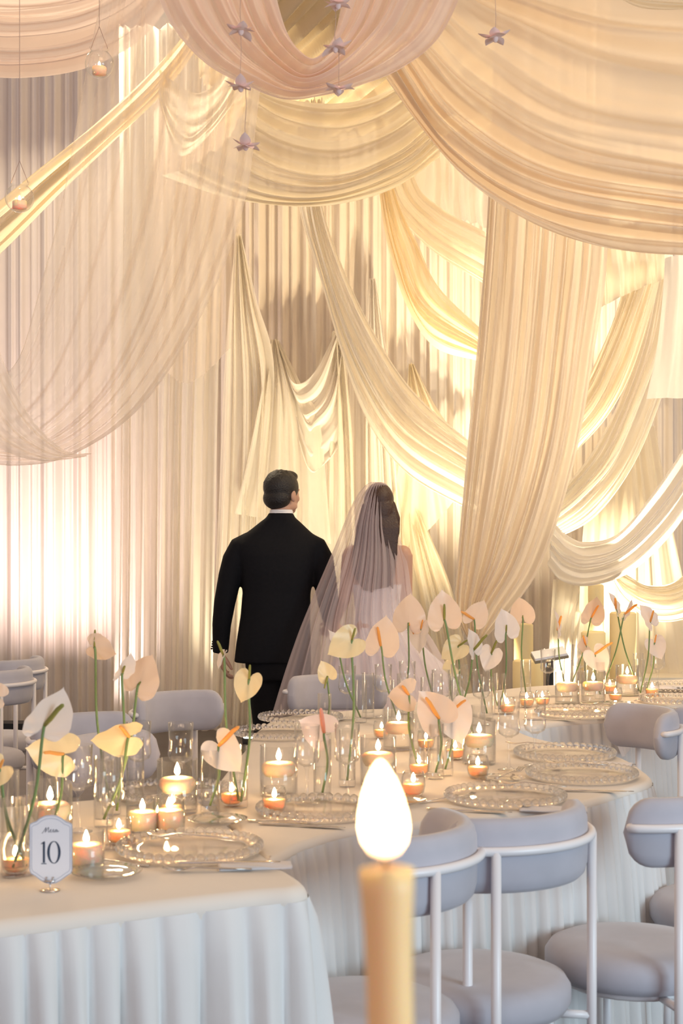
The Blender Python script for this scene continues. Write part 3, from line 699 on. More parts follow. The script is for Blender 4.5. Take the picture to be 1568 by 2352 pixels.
MAKE = dict(votive=make_votive, floating=make_floating, pillar=make_pillar, vase=make_vase, goblet=make_goblet, charger=make_charger, side=make_side_plate, fork=make_fork, knife=make_knife, spoon=make_spoon, napkin=make_napkin)
CAT = dict(votive='candle', floating='candle', pillar='candle', vase='vase', goblet='glass', charger='plate', side='plate', fork='fork', knife='knife', spoon='spoon', napkin='napkin')
GRP = dict(votive='votive candles on the tables', floating='floating candles in glass cylinders', pillar='low candles in glass', vase='bud vases on the tables', goblet='stemmed goblets', charger='beaded glass charger plates', side='small glass side plates', fork='forks', knife='knives', spoon='spoons', napkin='napkins')
proto = {}
def put(kind, px, py, label, rz=0.0, sc=1.0, sz=None, lift=0.0):
    p = on_table(px, py)
    if kind not in proto: proto[kind] = MAKE[kind](); o = proto[kind]
    else: o = copy_tree(proto[kind])
    o.location = (p.x, p.y, TZ + .0005 + lift); o.rotation_euler = (0, 0, R(rz)); o.scale = (sc, sc, sz or sc)
    tag(o, label, CAT[kind], GRP[kind]); return o
# chargers
for px, py, lb in [(436, 1958, 'beaded glass charger nearest the camera, right of the number card'), (735, 1868, 'beaded glass charger left of the big foreground flame'),
    (1160, 1838, 'beaded glass charger directly above the back of the chair right of the taper candle'), (1336, 1786, 'beaded glass charger at the right corner of the middle table'),
    (1297, 1738, 'beaded glass charger at the rear corner of the middle table, behind the corner one'), (1322, 1642, 'beaded glass charger at the front edge of the far table'),
    (1556, 1613, 'beaded glass charger cut by the right edge beside the fork'), (1560, 1584, 'beaded glass charger at the right edge under the folded napkin'),
    (640, 1690, 'beaded glass charger at the left side of the middle table below the groom'), (690, 1655, 'beaded glass charger at the foot of the veil'), (400, 1828, 'beaded glass charger half hidden behind the tall glass candle cylinder')]:
    put('charger', px, py, lb, rnd.uniform(0, 30))
for px, py, lb, sc in [(245, 2015, 'small glass plate with shiny rim right of the number card', 1), (500, 1893, 'small glass plate beside the candle cylinder left of centre', 1),
    (915, 1848, 'small glass plate right of the big foreground flame', 1), (1148, 1797, 'small glass plate with a fork on it before the corner chargers', 1), (1415, 1622, 'small glass plate on the far table beside the fork', 1)]:
    put('side', px, py, lb, 0, sc)
put('napkin', 585, 1993, 'folded white napkin on the near table under the knife', 8, .72)
put('napkin', 1395, 1757, 'folded white napkin beside the rear corner charger', -20, .7)
put('napkin', 1270, 1862, 'folded white napkin behind the chair back right of the taper candle', -8, .8)
put('napkin', 1530, 1590, 'folded white napkin at the right edge of the far table', 0, .9, lift=.018)
for k, px, py, rz, lb in [('knife', 520, 2003, 2, 'knife on the folded napkin of the near table'), ('fork', 470, 2003, 186, 'fork lying beside the knife on the near table'),
    ('spoon', 248, 1985, 160, 'spoon behind the small plate of the near table'), ('fork', 655, 1893, -18, 'fork left of the charger by the foreground flame'), ('knife', 690, 1900, -16, 'knife left of the charger by the foreground flame'),
    ('spoon', 430, 1945, 172, 'spoon lying over the nearest charger'), ('fork', 1030, 1838, 35, 'fork left of the charger above the chair back'), ('knife', 1075, 1866, -14, 'knife in front of the charger above the chair back'), ('spoon', 1220, 1822, 160, 'spoon over the charger above the chair back'),
    ('knife', 1360, 1820, -8, 'knife in front of the corner charger'), ('fork', 1170, 1790, 60, 'fork standing out from the small plate before the corner chargers'), ('spoon', 1320, 1772, 165, 'spoon over the corner charger'),
    ('knife', 1375, 1759, -2, 'knife between the two corner chargers'), ('spoon', 1225, 1726, 165, 'spoon over the rear corner charger'), ('fork', 1475, 1613, 60, 'fork upright against the small plate of the far table'), ('knife', 1510, 1628, -20, 'knife at the right edge of the far table'), ('spoon', 1385, 1632, 160, 'spoon over the front charger of the far table'), ('knife', 1265, 1655, -4, 'knife at the front edge of the far table')]:
    put(k, px, py, lb, rz, 1, lift=(.02 if 'over the' in lb else .016 if 'on the folded' in lb else .012 if 'small plate' in lb and k == 'fork' else 0))
# candles
for px, py, lb in [(36, 2008, 'votive candle at the left edge beside the number card'), (273, 1940, 'votive candle behind the small plate right of the number card'),
    (630, 1866, 'votive candle in front of the floating candle left of centre'), (532, 1852, 'votive candle between the two vases under the white flower'), (949, 1830, 'votive candle just right of the tip of the foreground flame'),
    (1097, 1788, 'votive candle beside the small plate with the fork'), (876, 1697, 'votive candle under the bride, left of the wide floating candle'), (962, 1782, 'votive candle right behind the one beside the foreground flame'), (978, 1722, 'votive candle left of the orange-spotted white flower vase'),
    (1209, 1625, 'left votive candle of the pair on the near end of the far table'), (1245, 1622, 'right votive candle of the pair on the near end of the far table'), (1413, 1612, 'votive candle behind the small plate of the far table'), (1497, 1600, 'votive candle under the goblet at the right edge'),
    (1045, 1745, 'votive candle behind the vase with crossing stems'), (1400, 1592, 'small far votive candle between two floating candles'), (1165, 1640, 'votive candle at the joint of middle and far tables'), (395, 1880, 'votive candle in front of the tall glass candle cylinder')]:
    put('votive', px, py, lb, rnd.uniform(0, 360), rnd.uniform(.95, 1.06))
for px, py, lb in [(115, 1935, 'floating candle in a glass cylinder behind the number card'), (407, 1868, 'floating candle in a tall glass cylinder left of centre'), (640, 1828, 'floating candle in a glass cylinder with its flame clear above the wax'),
    (868, 1802, 'floating candle in a glass cylinder right above the foreground flame'), (915, 1722, 'floating candle behind the cylinder above the foreground flame'), (1100, 1755, 'floating candle with a tall flame behind the votive beside the small plate'),
    (1302, 1617, 'floating candle with a vase stand showing through the water on the far table'), (1362, 1615, 'floating candle with the clearest flame on the far table'), (1440, 1598, 'floating candle behind the white orange-spadix flower on the far table'), (1025, 1690, 'floating candle in the crowd of glasses at the centre')]:
    put('floating', px, py, lb, rnd.uniform(0, 360), 1.0)
for px, py, lb in [(198, 1993, 'low white candle in glass right behind the number card'), (327, 1912, 'low white candle in glass with a bent flame left of centre'), (388, 1908, 'low candle in glass half behind the bent-flame one')]:
    put('pillar', px, py, lb, 0, .95)
# goblets
for px, py, lb in [(705, 1850, 'goblet before the pink flower with coral spadix'), (797, 1845, 'goblet over the left side of the foreground flame'), (415, 1842, 'goblet behind the tall glass candle cylinder'), (180, 1915, 'goblet behind the cream flower right of the number card'),
    (1168, 1772, 'left of two goblets before the rear corner charger'), (1228, 1762, 'right of two goblets before the rear corner charger'), (797, 1655, 'goblet before the blue-grey chair at the skirt of the bride'), (935, 1640, 'goblet among the centre glasses under the peach flower'), (1258, 1600, 'goblet in front of the open book stand'), (1510, 1590, 'goblet at the right end of the far table'), (250, 1955, 'goblet in front of the small votive of the near table'),
    (1055, 1650, 'goblet behind the large white flower at the centre'), (1330, 1585, 'goblet between the two clear floating candles of the far table'), (880, 1650, 'goblet left of the one under the peach flower'), (1012, 1668, 'goblet behind the large peach flower at the centre'), (1105, 1668, 'goblet behind the tall-flame candle'), (318, 1838, 'goblet beside the empty tall vase left of centre'), (1385, 1590, 'goblet under the crossing flower stems of the far table')]:
    put('goblet', px, py, lb, 0, 1.0)

sheet('napkin', [[(1384, 1641, 6.03), (1396, 1656, 5.98), (1408, 1690, 5.97), (1428, 1738, 5.97)], [(1412, 1639, 6.1), (1424, 1655, 6.0), (1430, 1690, 5.99), (1436, 1735, 5.99)],
    [(1440, 1639, 6.16), (1458, 1660, 6.1), (1452, 1700, 6.08), (1446, 1722, 6.07)]], M['napkin'], 2, .01, 24, 24, 61, 'white napkin hanging over the front corner of the far table', 'napkin')
# ---------------------------------------------------------------- anthuriums and their vases
HALF = [(1.0, 0), (.93, .05), (.76, .25), (.45, .48), (.08, .57), (-.22, .50), (-.37, .29), (-.24, .08), (0, 0)]
def anthurium(px, py, L, a, e, roll, b, sl, base, col, scol, label, curl=.18, wide=1.0, out=.55):
    """px,py heart notch; L tip length in photo px; a tip direction, e tilt to viewer, roll about the tip; b,sl spadix; base = stem foot on the table"""
    bp = on_table(*base); d = bp.y; s = F / d
    at = P(px, py, d); L = L * 1.1 / s; sl = sl / s
    a = R(a); e = R(e)
    T = Vector((math.cos(a) * math.cos(e), -math.sin(e), math.sin(a) * math.cos(e))).normalized()
    Nn = Vector((0, -1, 0)); Nn = (Nn - T * Nn.dot(T)).normalized()
    Nn = Matrix.Rotation(R(roll), 3, T) @ Nn
    W = Nn.cross(T)
    t = thing('anthurium', label, 'flower', (bp.x, bp.y, TZ), 0, 'white anthurium flowers')
    org = Vector((bp.x, bp.y, TZ))
    half = catmull(HALF, 26); outl = [(x, y) for x, y in half[:-1]] + [(x, -y) for x, y in half[1:][::-1]]
    n = len(outl); K = 9; vs = []; fs = []
    for k in range(K + 1):
        f = k / K
        for (x, y) in outl:
            X, Y = x * f, y * f * wide
            r2 = X * X + Y * Y
            h = curl * (Y * Y * 1.5) - .22 * max(0, X) ** 2 * curl * 3 + .03 * math.sin(11 * math.atan2(Y, X + .3)) * f * f + .05 * abs(Y)
            vs.append(at + (T * X + W * Y + Nn * h) * L - org)
    for k in range(K):
        for i in range(n):
            i2 = (i + 1) % n
            fs.append((k * n + i, k * n + i2, (k + 1) * n + i2, (k + 1) * n + i))
    sp = mesh_obj('spathe', vs, fs, SP[col], t); weld(sp, 1e-5)
    bb = R(b); D = Vector((math.cos(bb), -out, math.sin(bb))).normalized()
    if D.dot(Nn) < .15: D = (D + Nn * (.3 - D.dot(Nn))).normalized()
    q = at - org; r = max(.0035, min(.006, sl * .075))
    MB().tube([q, q + D * sl * .3, q + D * sl * .7 + Vector((0, 0, .03 * sl)), q + D * sl * .95, q + D * sl], [r * .8, r, r * .95, r * .75, r * .25], 10).build('spadix', SD[scol], t)
    lo = Vector((0, 0, .02)); mid = (q + lo) * .5 + Vector((.012 * (1 if (q.x > lo.x) else -1), 0, .0))
    pts = catmull([lo, mid, q * .93 + lo * .07 - Vector((0, 0, 0)), q], 16)
    MB().tube([Vector(p) for p in pts], [.0033] * 14 + [.0036, .004], 8).build('flower_stem', M['stem'], t)
    return t
FL = [
 # px,py, L, a, e, roll, b, sl, base, col, scol, label
 (217, 1486, 52, -14, 10, 200, 96, 40, (250, 1850), 'p', 'g', 'tall peach flower standing alone against the pink-lit drape'),
 (318, 1572, 72, 62, 5, 160, 60, 40, (256, 1872), 'p', 'g', 'big pale peach flower seen from behind, left of the beige drape foot'),
 (281, 1545, 50, 60, 20, 60, 105, 40, (268, 1880), 'w', 'g', 'small white sideways flower tucked against the big pale peach one'),
 (103, 1665, 92, 58, 15, 38, 46, 82, (30, 2014), 'w', 'g', 'white flower pointing up to the right at the left edge'),
 (146, 1732, 84, 166, 35, 0, 165, 60, (108, 1950), 'y', 'o', 'wide cream flower with orange spadix above the number card'),
 (296, 1692, 80, 188, 20, -35, 118, 60, (238, 1900), 'y', 'o', 'cream flower with orange spadix under the big pale peach one'),
 (-4, 1600, 48, 160, 10, 20, 90, 30, (20, 1930), 'p', 'o', 'peach flower of which only an edge shows at the left frame, beside the chairs'),
 (-2, 1765, 62, 220, 10, 15, 60, 30, (60, 2010), 'y', 'o', 'cream flower cut by the left frame above the number card'),
 (503, 1712, 72, -50, 15, 5, 45, 78, (482, 1868), 'w', 'o', 'white heart-shaped flower with long pale spadix left of centre'),
 (513, 1505, 34, 245, 10, 70, 110, 42, (548, 1856), 'w', 'g', 'narrow sideways flower in front of the hand of the groom'),
 (572, 1560, 52, -110, 10, 8, 85, 40, (553, 1858), 'y', 'g', 'round cream flower with green spadix at the legs of the groom'),
 (752, 1553, 36, 112, 10, 12, 255, 32, (745, 1700), 'y', 'g', 'small cream flower over the chair at the skirt of the bride'),
 (744, 1682, 68, 150, 35, 6, 97, 68, (740, 1838), 'k', 'c', 'pale pink flower with coral spadix left above the foreground flame'),
 (808, 1470, 60, -150, 15, 5, 75, 34, (797, 1808), 'y', 'g', 'large cream flower at the skirt of the bride, tallest of the centre left'),
 (874, 1483, 66, 78, 12, 18, 100, 52, (912, 1660), 'p', 'o', 'peach flower with veins right behind the large cream one'),
 (775, 1490, 46, 110, 5, 65, 140, 34, (828, 1660), 'w', 'o', 'thin sideways white flower left behind the large cream one'),
 (938, 1430, 62, 85, -5, 170, 290, 30, (925, 1640), 'p', 'o', 'large peach flower seen from behind in front of the waist of the bride'),
 (966, 1445, 52, 262, 10, 50, 80, 26, (1003, 1640), 'w', 'o', 'white drooping flower half behind the large peach one at the bride'),
 (1020, 1423, 64, 95, 15, 5, 92, 42, (1098, 1735), 'p', 'g', 'peach heart flower with green spadix right of the bride'),
 (1088, 1422, 46, 60, 10, 10, 150, 42, (1118, 1650), 'p', 'o', 'peach flower at the foot of the column drape, right of the heart flower'),
 (1162, 1452, 52, 100, 15, 20, 90, 20, (1148, 1640), 'w', 'g', 'upright white glossy flower under the column drape'),
 (1200, 1418, 46, 100, 10, 165, 95, 20, (1207, 1600), 'p', 'g', 'peach flower seen from behind with one corner folded right'),
 (1052, 1484, 46, 215, 20, 10, 35, 32, (1044, 1640), 'y', 'g', 'yellow-peach flower with green spadix below the peach heart flower'),
 (1088, 1492, 48, 100, 10, 55, 52, 52, (1050, 1660), 'w', 'g', 'narrow white flower with a long green spadix right of centre'),
 (1128, 1500, 42, 250, 20, 0, 70, 38, (1142, 1632), 'w', 'g', 'white heart flower with green spadix right of the narrow one'),
 (1040, 1530, 42, 185, 60, 10, 92, 26, (1040, 1630), 'y', 'c', 'flat cream flower with coral spadix low at the centre'),
 (938, 1595, 62, 180, 50, 0, 148, 52, (958, 1770), 'p', 'o', 'broad flat peach flower with orange spadix under the bride'),
 (1008, 1650, 76, 125, 20, 12, 122, 70, (1000, 1790), 'p', 'o', 'large peach flower with long orange spadix at the centre'),
 (1038, 1632, 72, -75, 15, 5, 42, 46, (1022, 1782), 'w', 'o', 'large translucent white flower beside the large peach one at the centre'),
 (1280, 1447, 50, 95, 5, 78, 116, 42, (1302, 1600), 'w', 'o', 'thin white flower seen edge-on above the book stand'),
 (1358, 1418, 46, 75, 15, 15, 65, 36, (1308, 1590), 'p', 'o', 'round peach flower in front of the tall yellow pillar'),
 (1345, 1482, 34, 185, 55, 10, 125, 32, (1352, 1598), 'p', 'o', 'small flat peach flower under the round peach one'),
 (1366, 1502, 46, -60, 15, 5, 38, 52, (1378, 1605), 'w', 'o', 'white flower with bright orange spadix on the far table'),
 (1414, 1398, 42, 110, 5, 68, 150, 40, (1468, 1598), 'w', 'o', 'white sideways flower with crossed stem, left of the crossing pair'),
 (1434, 1410, 42, 60, 5, 70, 42, 40, (1380, 1598), 'w', 'o', 'white sideways flower with crossed stem, right of the crossing pair'),
 (1493, 1428, 44, 118, 5, 45, 80, 32, (1470, 1602), 'w', 'o', 'white cupped flower beyond the crossing pair at the right'),
 (1503, 1476, 38, -70, 20, 5, 85, 22, (1484, 1594), 'w', 'o', 'white flower with short coral spadix over the goblet at the right end'),
]
vases = []
for f in FL:
    anthurium(*f[:11], label=f[11].replace(' flower', ' anthurium flower', 1))
    bx, by = f[8]
    if all(math.hypot(bx - q[0], (by - q[1]) * 1.5) > 22 for q in vases):
        vases.append((bx, by, f[11]))
for bx, by, lb in vases:
    put('vase', bx, by, 'glass bud vase holding the ' + ' '.join(lb.split()[:11]), 0, 1.0)
for bx, by, lb in [(310, 1850, 'empty tall glass bud vase left of the low bent-flame candle'), (845, 1650, 'empty glass bud vase between goblets below the bride'), (1465, 1590, 'empty glass bud vase at the far end beside the right goblet'), (980, 1665, 'empty glass bud vase behind the large peach centre flower')]:
    put('vase', bx, by, lb, 0, 1.0, 1.1)

# ---------------------------------------------------------------- number card
def number_card():
    bp = on_table(115, 2046); s = F / bp.y; pz = 1 / s
    t = thing('table_number_sign', 'white card with the number 10 in a metal clip on the near table', 'sign', (bp.x, bp.y, TZ + .0005))
    def loc(px, py, y=0.0): return ((px - 115) * pz, y, (2046 - py) * pz)
    hw = 50
    half = [(0, 1872), (14, 1874), (26, 1880), (34, 1887), (43, 1890), (49, 1894), (49, 1905), (49, 2000), (46, 2007), (36, 2013), (24, 2022), (12, 2029), (0, 2031)]
    def outline(k):
        cy = 1951; o = [(x * k, cy + (y - cy) * k) for x, y in half]
        return [(117 + x, y) for x, y in o] + [(117 - x, y) for x, y in o[-2:0:-1]]
    ol = outline(1.0); n = len(ol); m = MB()
    vs = [loc(x, y, -.0008) for x, y in ol] + [loc(x, y, .0008) for x, y in ol]
    m.add(vs, [tuple(range(n))[::-1], tuple(range(n, 2 * n))] + [(i, (i + 1) % n, n + (i + 1) % n, n + i) for i in range(n)])
    card = m.build('card', M['card'], t, False)
    def ribbon(pts, ws, name, mat, y=-.0012, closed=False):
        n = len(pts); vs = []; fs = []
        for i in range(n):
            a = pts[(i - 1) % n] if (closed or i) else pts[0]; b = pts[(i + 1) % n] if (closed or i < n - 1) else pts[-1]
            dx, dy = b[0] - a[0], b[1] - a[1]; l = math.hypot(dx, dy) or 1; w_ = ws[i] / 2
            nx, ny = -dy / l * w_, dx / l * w_
            vs += [loc(pts[i][0] + nx, pts[i][1] + ny, y), loc(pts[i][0] - nx, pts[i][1] - ny, y)]
        for i in range(n if closed else n - 1):
            j = (i + 1) % n; fs.append((2 * i, 2 * i + 1, 2 * j + 1, 2 * j))
        return vs, fs
    def strokes(lst, name, mat):
        m = MB()
        for pts, ws, cl in lst: m.add(*ribbon(pts, ws, name, mat, closed=cl))
        return m.build(name, mat, card, False)
    strokes([(outline(.985), [1.8] * n, True), (outline(.90), [1.2] * n, True)], 'border', M['rule'])
    zero = []; zw = []
    for i in range(40):
        a = 2 * math.pi * i / 40; zero.append((124 + 12.5 * math.cos(a), 1958 + 25 * math.sin(a))); zw.append(1.6 + 4.4 * abs(math.cos(a)) ** 1.5)
    strokes([([(101, 1935), (101, 1982)], [5, 5], False), ([(95, 1984), (107, 1984)], [2, 2], False), ([(94, 1939), (98, 1936.5), (103, 1933.5)], [1.2, 2.6, 3], False), (zero, zw, True)], 'numeral', M['ink'])
    # script word Mesa
    w1 = [(96, 1914), (99, 1912), (103, 1906), (106, 1901), (105, 1908), (104, 1912), (109, 1904), (112, 1901), (111, 1909), (112, 1912)]
    w2 = [(112, 1912), (115, 1909), (118, 1907), (117, 1905.5), (115, 1908), (116, 1911.5), (119, 1911), (122, 1907), (123, 1905), (124, 1909), (122, 1911.5), (125, 1911), (129, 1907.5), (131, 1906), (128, 1906.5), (127, 1910), (129, 1911.5), (132, 1907), (132, 1911), (136, 1909)]
    p1 = [tuple(p) for p in catmull(w1, 50)]; p2 = [tuple(p) for p in catmull(w2, 90)]
    strokes([(p1, [1.1] * 50, False), (p2, [1.0] * 90, False)], 'lettering', M['ink'])
    MB().tube([loc(115, 2046), loc(115, 2027)], .0016, 8).lathe([(0, 0), (.02, 0), (.02, .0015), (0, .002)], 20).build('clip_stand', M['silver'], t)
    MB().tube([loc(104, 2024, -.003), loc(126, 2024, -.003)], .0022, 8).tube([loc(108, 2014, -.003), loc(108, 2027, -.003)], .0012, 6).tube([loc(123, 2014, -.003), loc(123, 2027, -.003)], .0012, 6).build('clip', M['silver'], t)
number_card()

# ---------------------------------------------------------------- foreground taper
def taper():
    d = .73; b = P(896, 2352, d); top = P(887, 1988, d); k = d / F
    t = thing('taper_candle', 'lit cream taper candle in the blurred foreground', 'candle', (b.x, d, 0))
    ax = (top.x - b.x) / (top.z - b.z); o = lambda z: (z - b.z) * ax
    pr = [(1.06, 0.0113), (1.2, .0112), (top.z - .055, .0112), (top.z - .03, .0118), (top.z - .012, .0129), (top.z - .002, .0132), (top.z, .0126), (top.z - .002, .009)]
    m = MB(); m.tube([(o(z), 0, z) for z, r in pr], [r for z, r in pr], 28); wx = m.build('wax', M['honey'], t)
    MB().tube([(o(top.z), 0, top.z - .004), (o(top.z) - .0005, 0, top.z + .008)], .0009, 6).build('wick', M['wick'], t)
    f = MB().lathe([(r * .0115, z * .047) for r, z in [(0, 0), (.62, .07), (.9, .18), (1, .32), (.95, .46), (.78, .64), (.5, .82), (.2, .95), (0, 1)]], 24)
    f.v = [(x + o(top.z) - .0008 - .0022 * (zz / .047) ** 1.5, y, zz + top.z + .003) for x, y, zz in f.v]
    weld(f.build('flame', M['flame_core'], t))
    MB().lathe([(0, 0), (.09, 0), (.09, .01), (.02, .02), (.01, .06), (.008, .9), (.014, 1.0), (.03, 1.04), (.016, 1.05), (.0125, 1.1), (0, 1.06)], 24).build('stand', M['silver'], t)
taper()
# ---------------------------------------------------------------- hanging things
def globe(px, py, label):
    d = 5.5; c = P(px, py, d); k = d / F; r = 33 * k
    t = thing('hanging_globe', label, 'candle globe', (c.x, c.y, c.z - r), 0, 'hanging glass globes')
    pr = [(0, .0), (.5, .03), (.62, .06)]
    prof = [(r * math.sin(a), r - r * math.cos(a)) for a in [R(5 + 9 * i) for i in range(17)]] + [(r * .62, r * 2.0), (r * .66, r * 2.1), (r * .7, r * 2.14)]
    MB().lathe([(0, 0.0)] + prof, 32).build('glass_bowl', M['glass'], t)
    w_ = MB().lathe([(0, r * .25), (r * .5, r * .28), (r * .5, r * .75), (r * .45, r * .8), (0, r * .78)], 20).build('tealight', M['wax'], t)
    flame_mesh(t, r * .8, .02, .005)
    MB().tube([(-r * .6, 0, r * 2.05), (0, 0, r * 3.6), (0, 0, 4.9 - t.location.z)], .0012, 6).tube([(r * .6, 0, r * 2.05), (0, 0, r * 3.6)], .0012, 6).build('hanger', M['string'], t)
globe(228, 147, 'glass globe with a tealight hanging high at the top left')
globe(45, 455, 'glass globe with a tealight hanging lower at the left edge')
def paper_flower(px, py, up, label, seed):
    d = 4.75; c = P(px, py, d); k = d / F; rg = random.Random(seed)
    t = thing('paper_flower', label, 'paper flower', tuple(c), rg.uniform(0, 6), 'hanging paper flowers')
    for i in range(8):
        a = 2 * math.pi * i / 8 + rg.uniform(-.2, .2); L = 36 * k * rg.uniform(.8, 1.15); vs = []; fs = []
        dn = rg.uniform(-.25, .2)
        for q in range(7):
            f = q / 6; wd = 13 * k * math.sin(math.pi * (f * .85 + .12)) * (1 if f < 1 else .2)
            for j in range(-2, 3):
                rr = L * f; z = dn * L * f + (.45 if i % 2 else -.15) * L * f * f - 3 * k + .12 * wd * abs(j)
                vs.append((rr * math.cos(a) - wd * j / 2 * math.sin(a), rr * math.sin(a) + wd * j / 2 * math.cos(a), z))
        for q in range(6):
            for j in range(4): fs.append((q * 5 + j, q * 5 + j + 1, q * 5 + j + 6, q * 5 + j + 5))
        mesh_obj('petal', vs, fs, M['paper'], t)
    MB().ball((0, 0, -4 * k), (7 * k, 7 * k, 10 * k), 10, 8).build('flower_centre', M['paper'], t)
    u = up * k
    MB().tube([(0, 0, 0), (.003, 0, u * .3), (-.002, 0, u * .65), (0, 0, u)], .0009, 6).build('string', M['string'], t)
for i, (px, py, up, lb) in enumerate([(553, 68, 160, 'upper paper flower on the left string against the blush swag'), (553, 198, 125, 'middle paper flower on the left string at the lower edge of the blush swag'), (564, 333, 130, 'lowest paper flower on the left string below the blush swag'),
    (776, 8, 120, 'highest paper flower on the middle string at the top edge'), (770, 108, 95, 'middle paper flower on the string in the swag gap'), (778, 203, 90, 'lowest paper flower of the middle string on the edge of the blush swag'), (1137, 84, 160, 'lone paper flower hanging in front of the amber canopy')]):
    paper_flower(px, py, up, lb, 40 + i)

# ---------------------------------------------------------------- things behind the far table
def plinth(px, w, ytop, d, label, glass_on=True):
    k = d / F; x = (px - CX) * k; r = w / 2 * k; zt = EYE - (ytop - HY) * k
    t = thing('plinth', label, 'plinth', (x, d, 0), 0, 'yellow cylinder plinths')
    MB().lathe([(0, 0), (r, 0), (r, zt - .01), (r - .01, zt), (0, zt)], 36).build('column', M['plinth'], t)
plinth(1202, 44, 1432, 10.0, 'slim yellow plinth right of the column drape')
plinth(1212, 70, 1516, 9.2, 'low yellow plinth in front of the slim one')
plinth(1368, 36, 1342, 10.1, 'tall golden pillar behind the round peach flower')
plinth(1430, 60, 1406, 9.6, 'wide pale yellow plinth behind the crossing flower stems')
plinth(1362, 56, 1450, 9.3, 'pale plinth below the tall golden pillar')
def stand():
    d = 8.9; k = d / F; c = P(1262, 1505, d)
    t = thing('book_stand', 'dark stand with an open book slanting on top behind the far table', 'stand', (c.x, d, 0))
    MB().box((-.02, -.02, 0), (.02, .02, c.z - .02)).box((-.15, -.12, 0), (.15, .12, .02)).build('post', M['black'], t, False)
    b = MB().box((-.10, -.07, -.015), (.10, .09, 0)).build('shelf', M['book'], t, False); b.location = (0, 0, c.z); b.rotation_euler = (R(12), R(-10), 0)
    p = MB().box((-.095, -.065, 0.001), (.095, .085, .014)).build('book', M['card'], t, False); p.location = (0, 0, c.z); p.rotation_euler = (R(12), R(-10), 0)
stand()

# ---------------------------------------------------------------- people
def hand(m, wrist, dirv, palmn, side, curl=30, sc=1.0):
    """five-fingered hand: wrist point, direction to fingers, palm normal, side=+1 thumb on +cross"""
    D = Vector(dirv).normalized(); Nn = Vector(palmn); Nn = (Nn - D * Nn.dot(D)).normalized(); S = D.cross(Nn) * side
    Wp = Vector(wrist)
    m.tube([Wp - D * .03 * sc, Wp + D * .02 * sc, Wp + D * .05 * sc, Wp + D * .088 * sc], [(.024 * sc, .020 * sc)] + [(.024 * sc, .017 * sc), (.030 * sc, .015 * sc), (.030 * sc, .012 * sc)], 14) if abs(S.dot(Vector((1, 0, 0)))) >= 0 else None
    m.ball(Wp + D * .055 * sc, .001)
    M3 = Matrix((S, D, Nn)).transposed()
    m.ball(Wp + D * .05 * sc, (.040 * sc, .050 * sc, .016 * sc), 16, 10, M3)
    for i, (off, ln) in enumerate(((.030, .072), (.010, .080), (-.010, .074), (-.029, .058))):
        p = Wp + D * (.085 - .006 * abs(i - 1)) * sc + S * off * sc; v = D.copy(); pts = [p - D * .03 * sc, p]
        for q in range(3):
            v = (Matrix.Rotation(R(curl * (.6 + .5 * q)) * 1, 3, S * side) @ v) if True else v
            if v.dot(Nn) < 0: v = (v - Nn * 2 * v.dot(Nn))
            p = p + v * ln * sc * (.42, .32, .26)[q]; pts.append(p)
        m.tube(pts, [.0098 * sc, .0098 * sc, .0090 * sc, .0082 * sc, .006 * sc], 8)
    p = Wp + D * .02 * sc + S * .028 * sc
    v1 = (D * .7 + S * .6 + Nn * .35).normalized(); v2 = (D * .9 + S * .15 + Nn * .4).normalized()
    m.tube([p - S * .01 * sc, p, p + v1 * .035 * sc, p + v1 * .035 * sc + v2 * .03 * sc, p + v1 * .035 * sc + v2 * .055 * sc], [.014 * sc, .0135 * sc, .0115 * sc, .010 * sc, .0065 * sc], 8)
def head(m, c, yaw, sc=1.0, fem=False):
    """skull, jaw, nose, lips, ears around c (centre of skull); faces +y turned by yaw"""
    Rz = Matrix.Rotation(yaw, 3, 'Z'); c = Vector(c)
    q = lambda x, y, z: c + Rz @ Vector((x * sc, y * sc, z * sc))
    b = lambda p, r, **k: m.ball(q(*p), tuple(v * sc for v in r), 18, 12, Rz)
    b((0, -.005, .02), (.076, .096, .092)); b((0, .030, -.045), (.060, .066, .075)); b((0, .058, -.090), (.034, .034, .028))
    b((0, .045, -.02), (.062, .052, .07)); b((0, .098, -.028), (.013, .020, .024)); b((0, .09, -.068), (.022, .012, .010)); b((0, .078, .012), (.055, .016, .012))
    for s in (-1, 1):
        b((.078 * s, -.004, -.022), (.010, .020, .033)); b((.040 * s, .062, -.035), (.022, .02, .02)); b((.05 * s, .02, -.075), (.016, .04, .022))
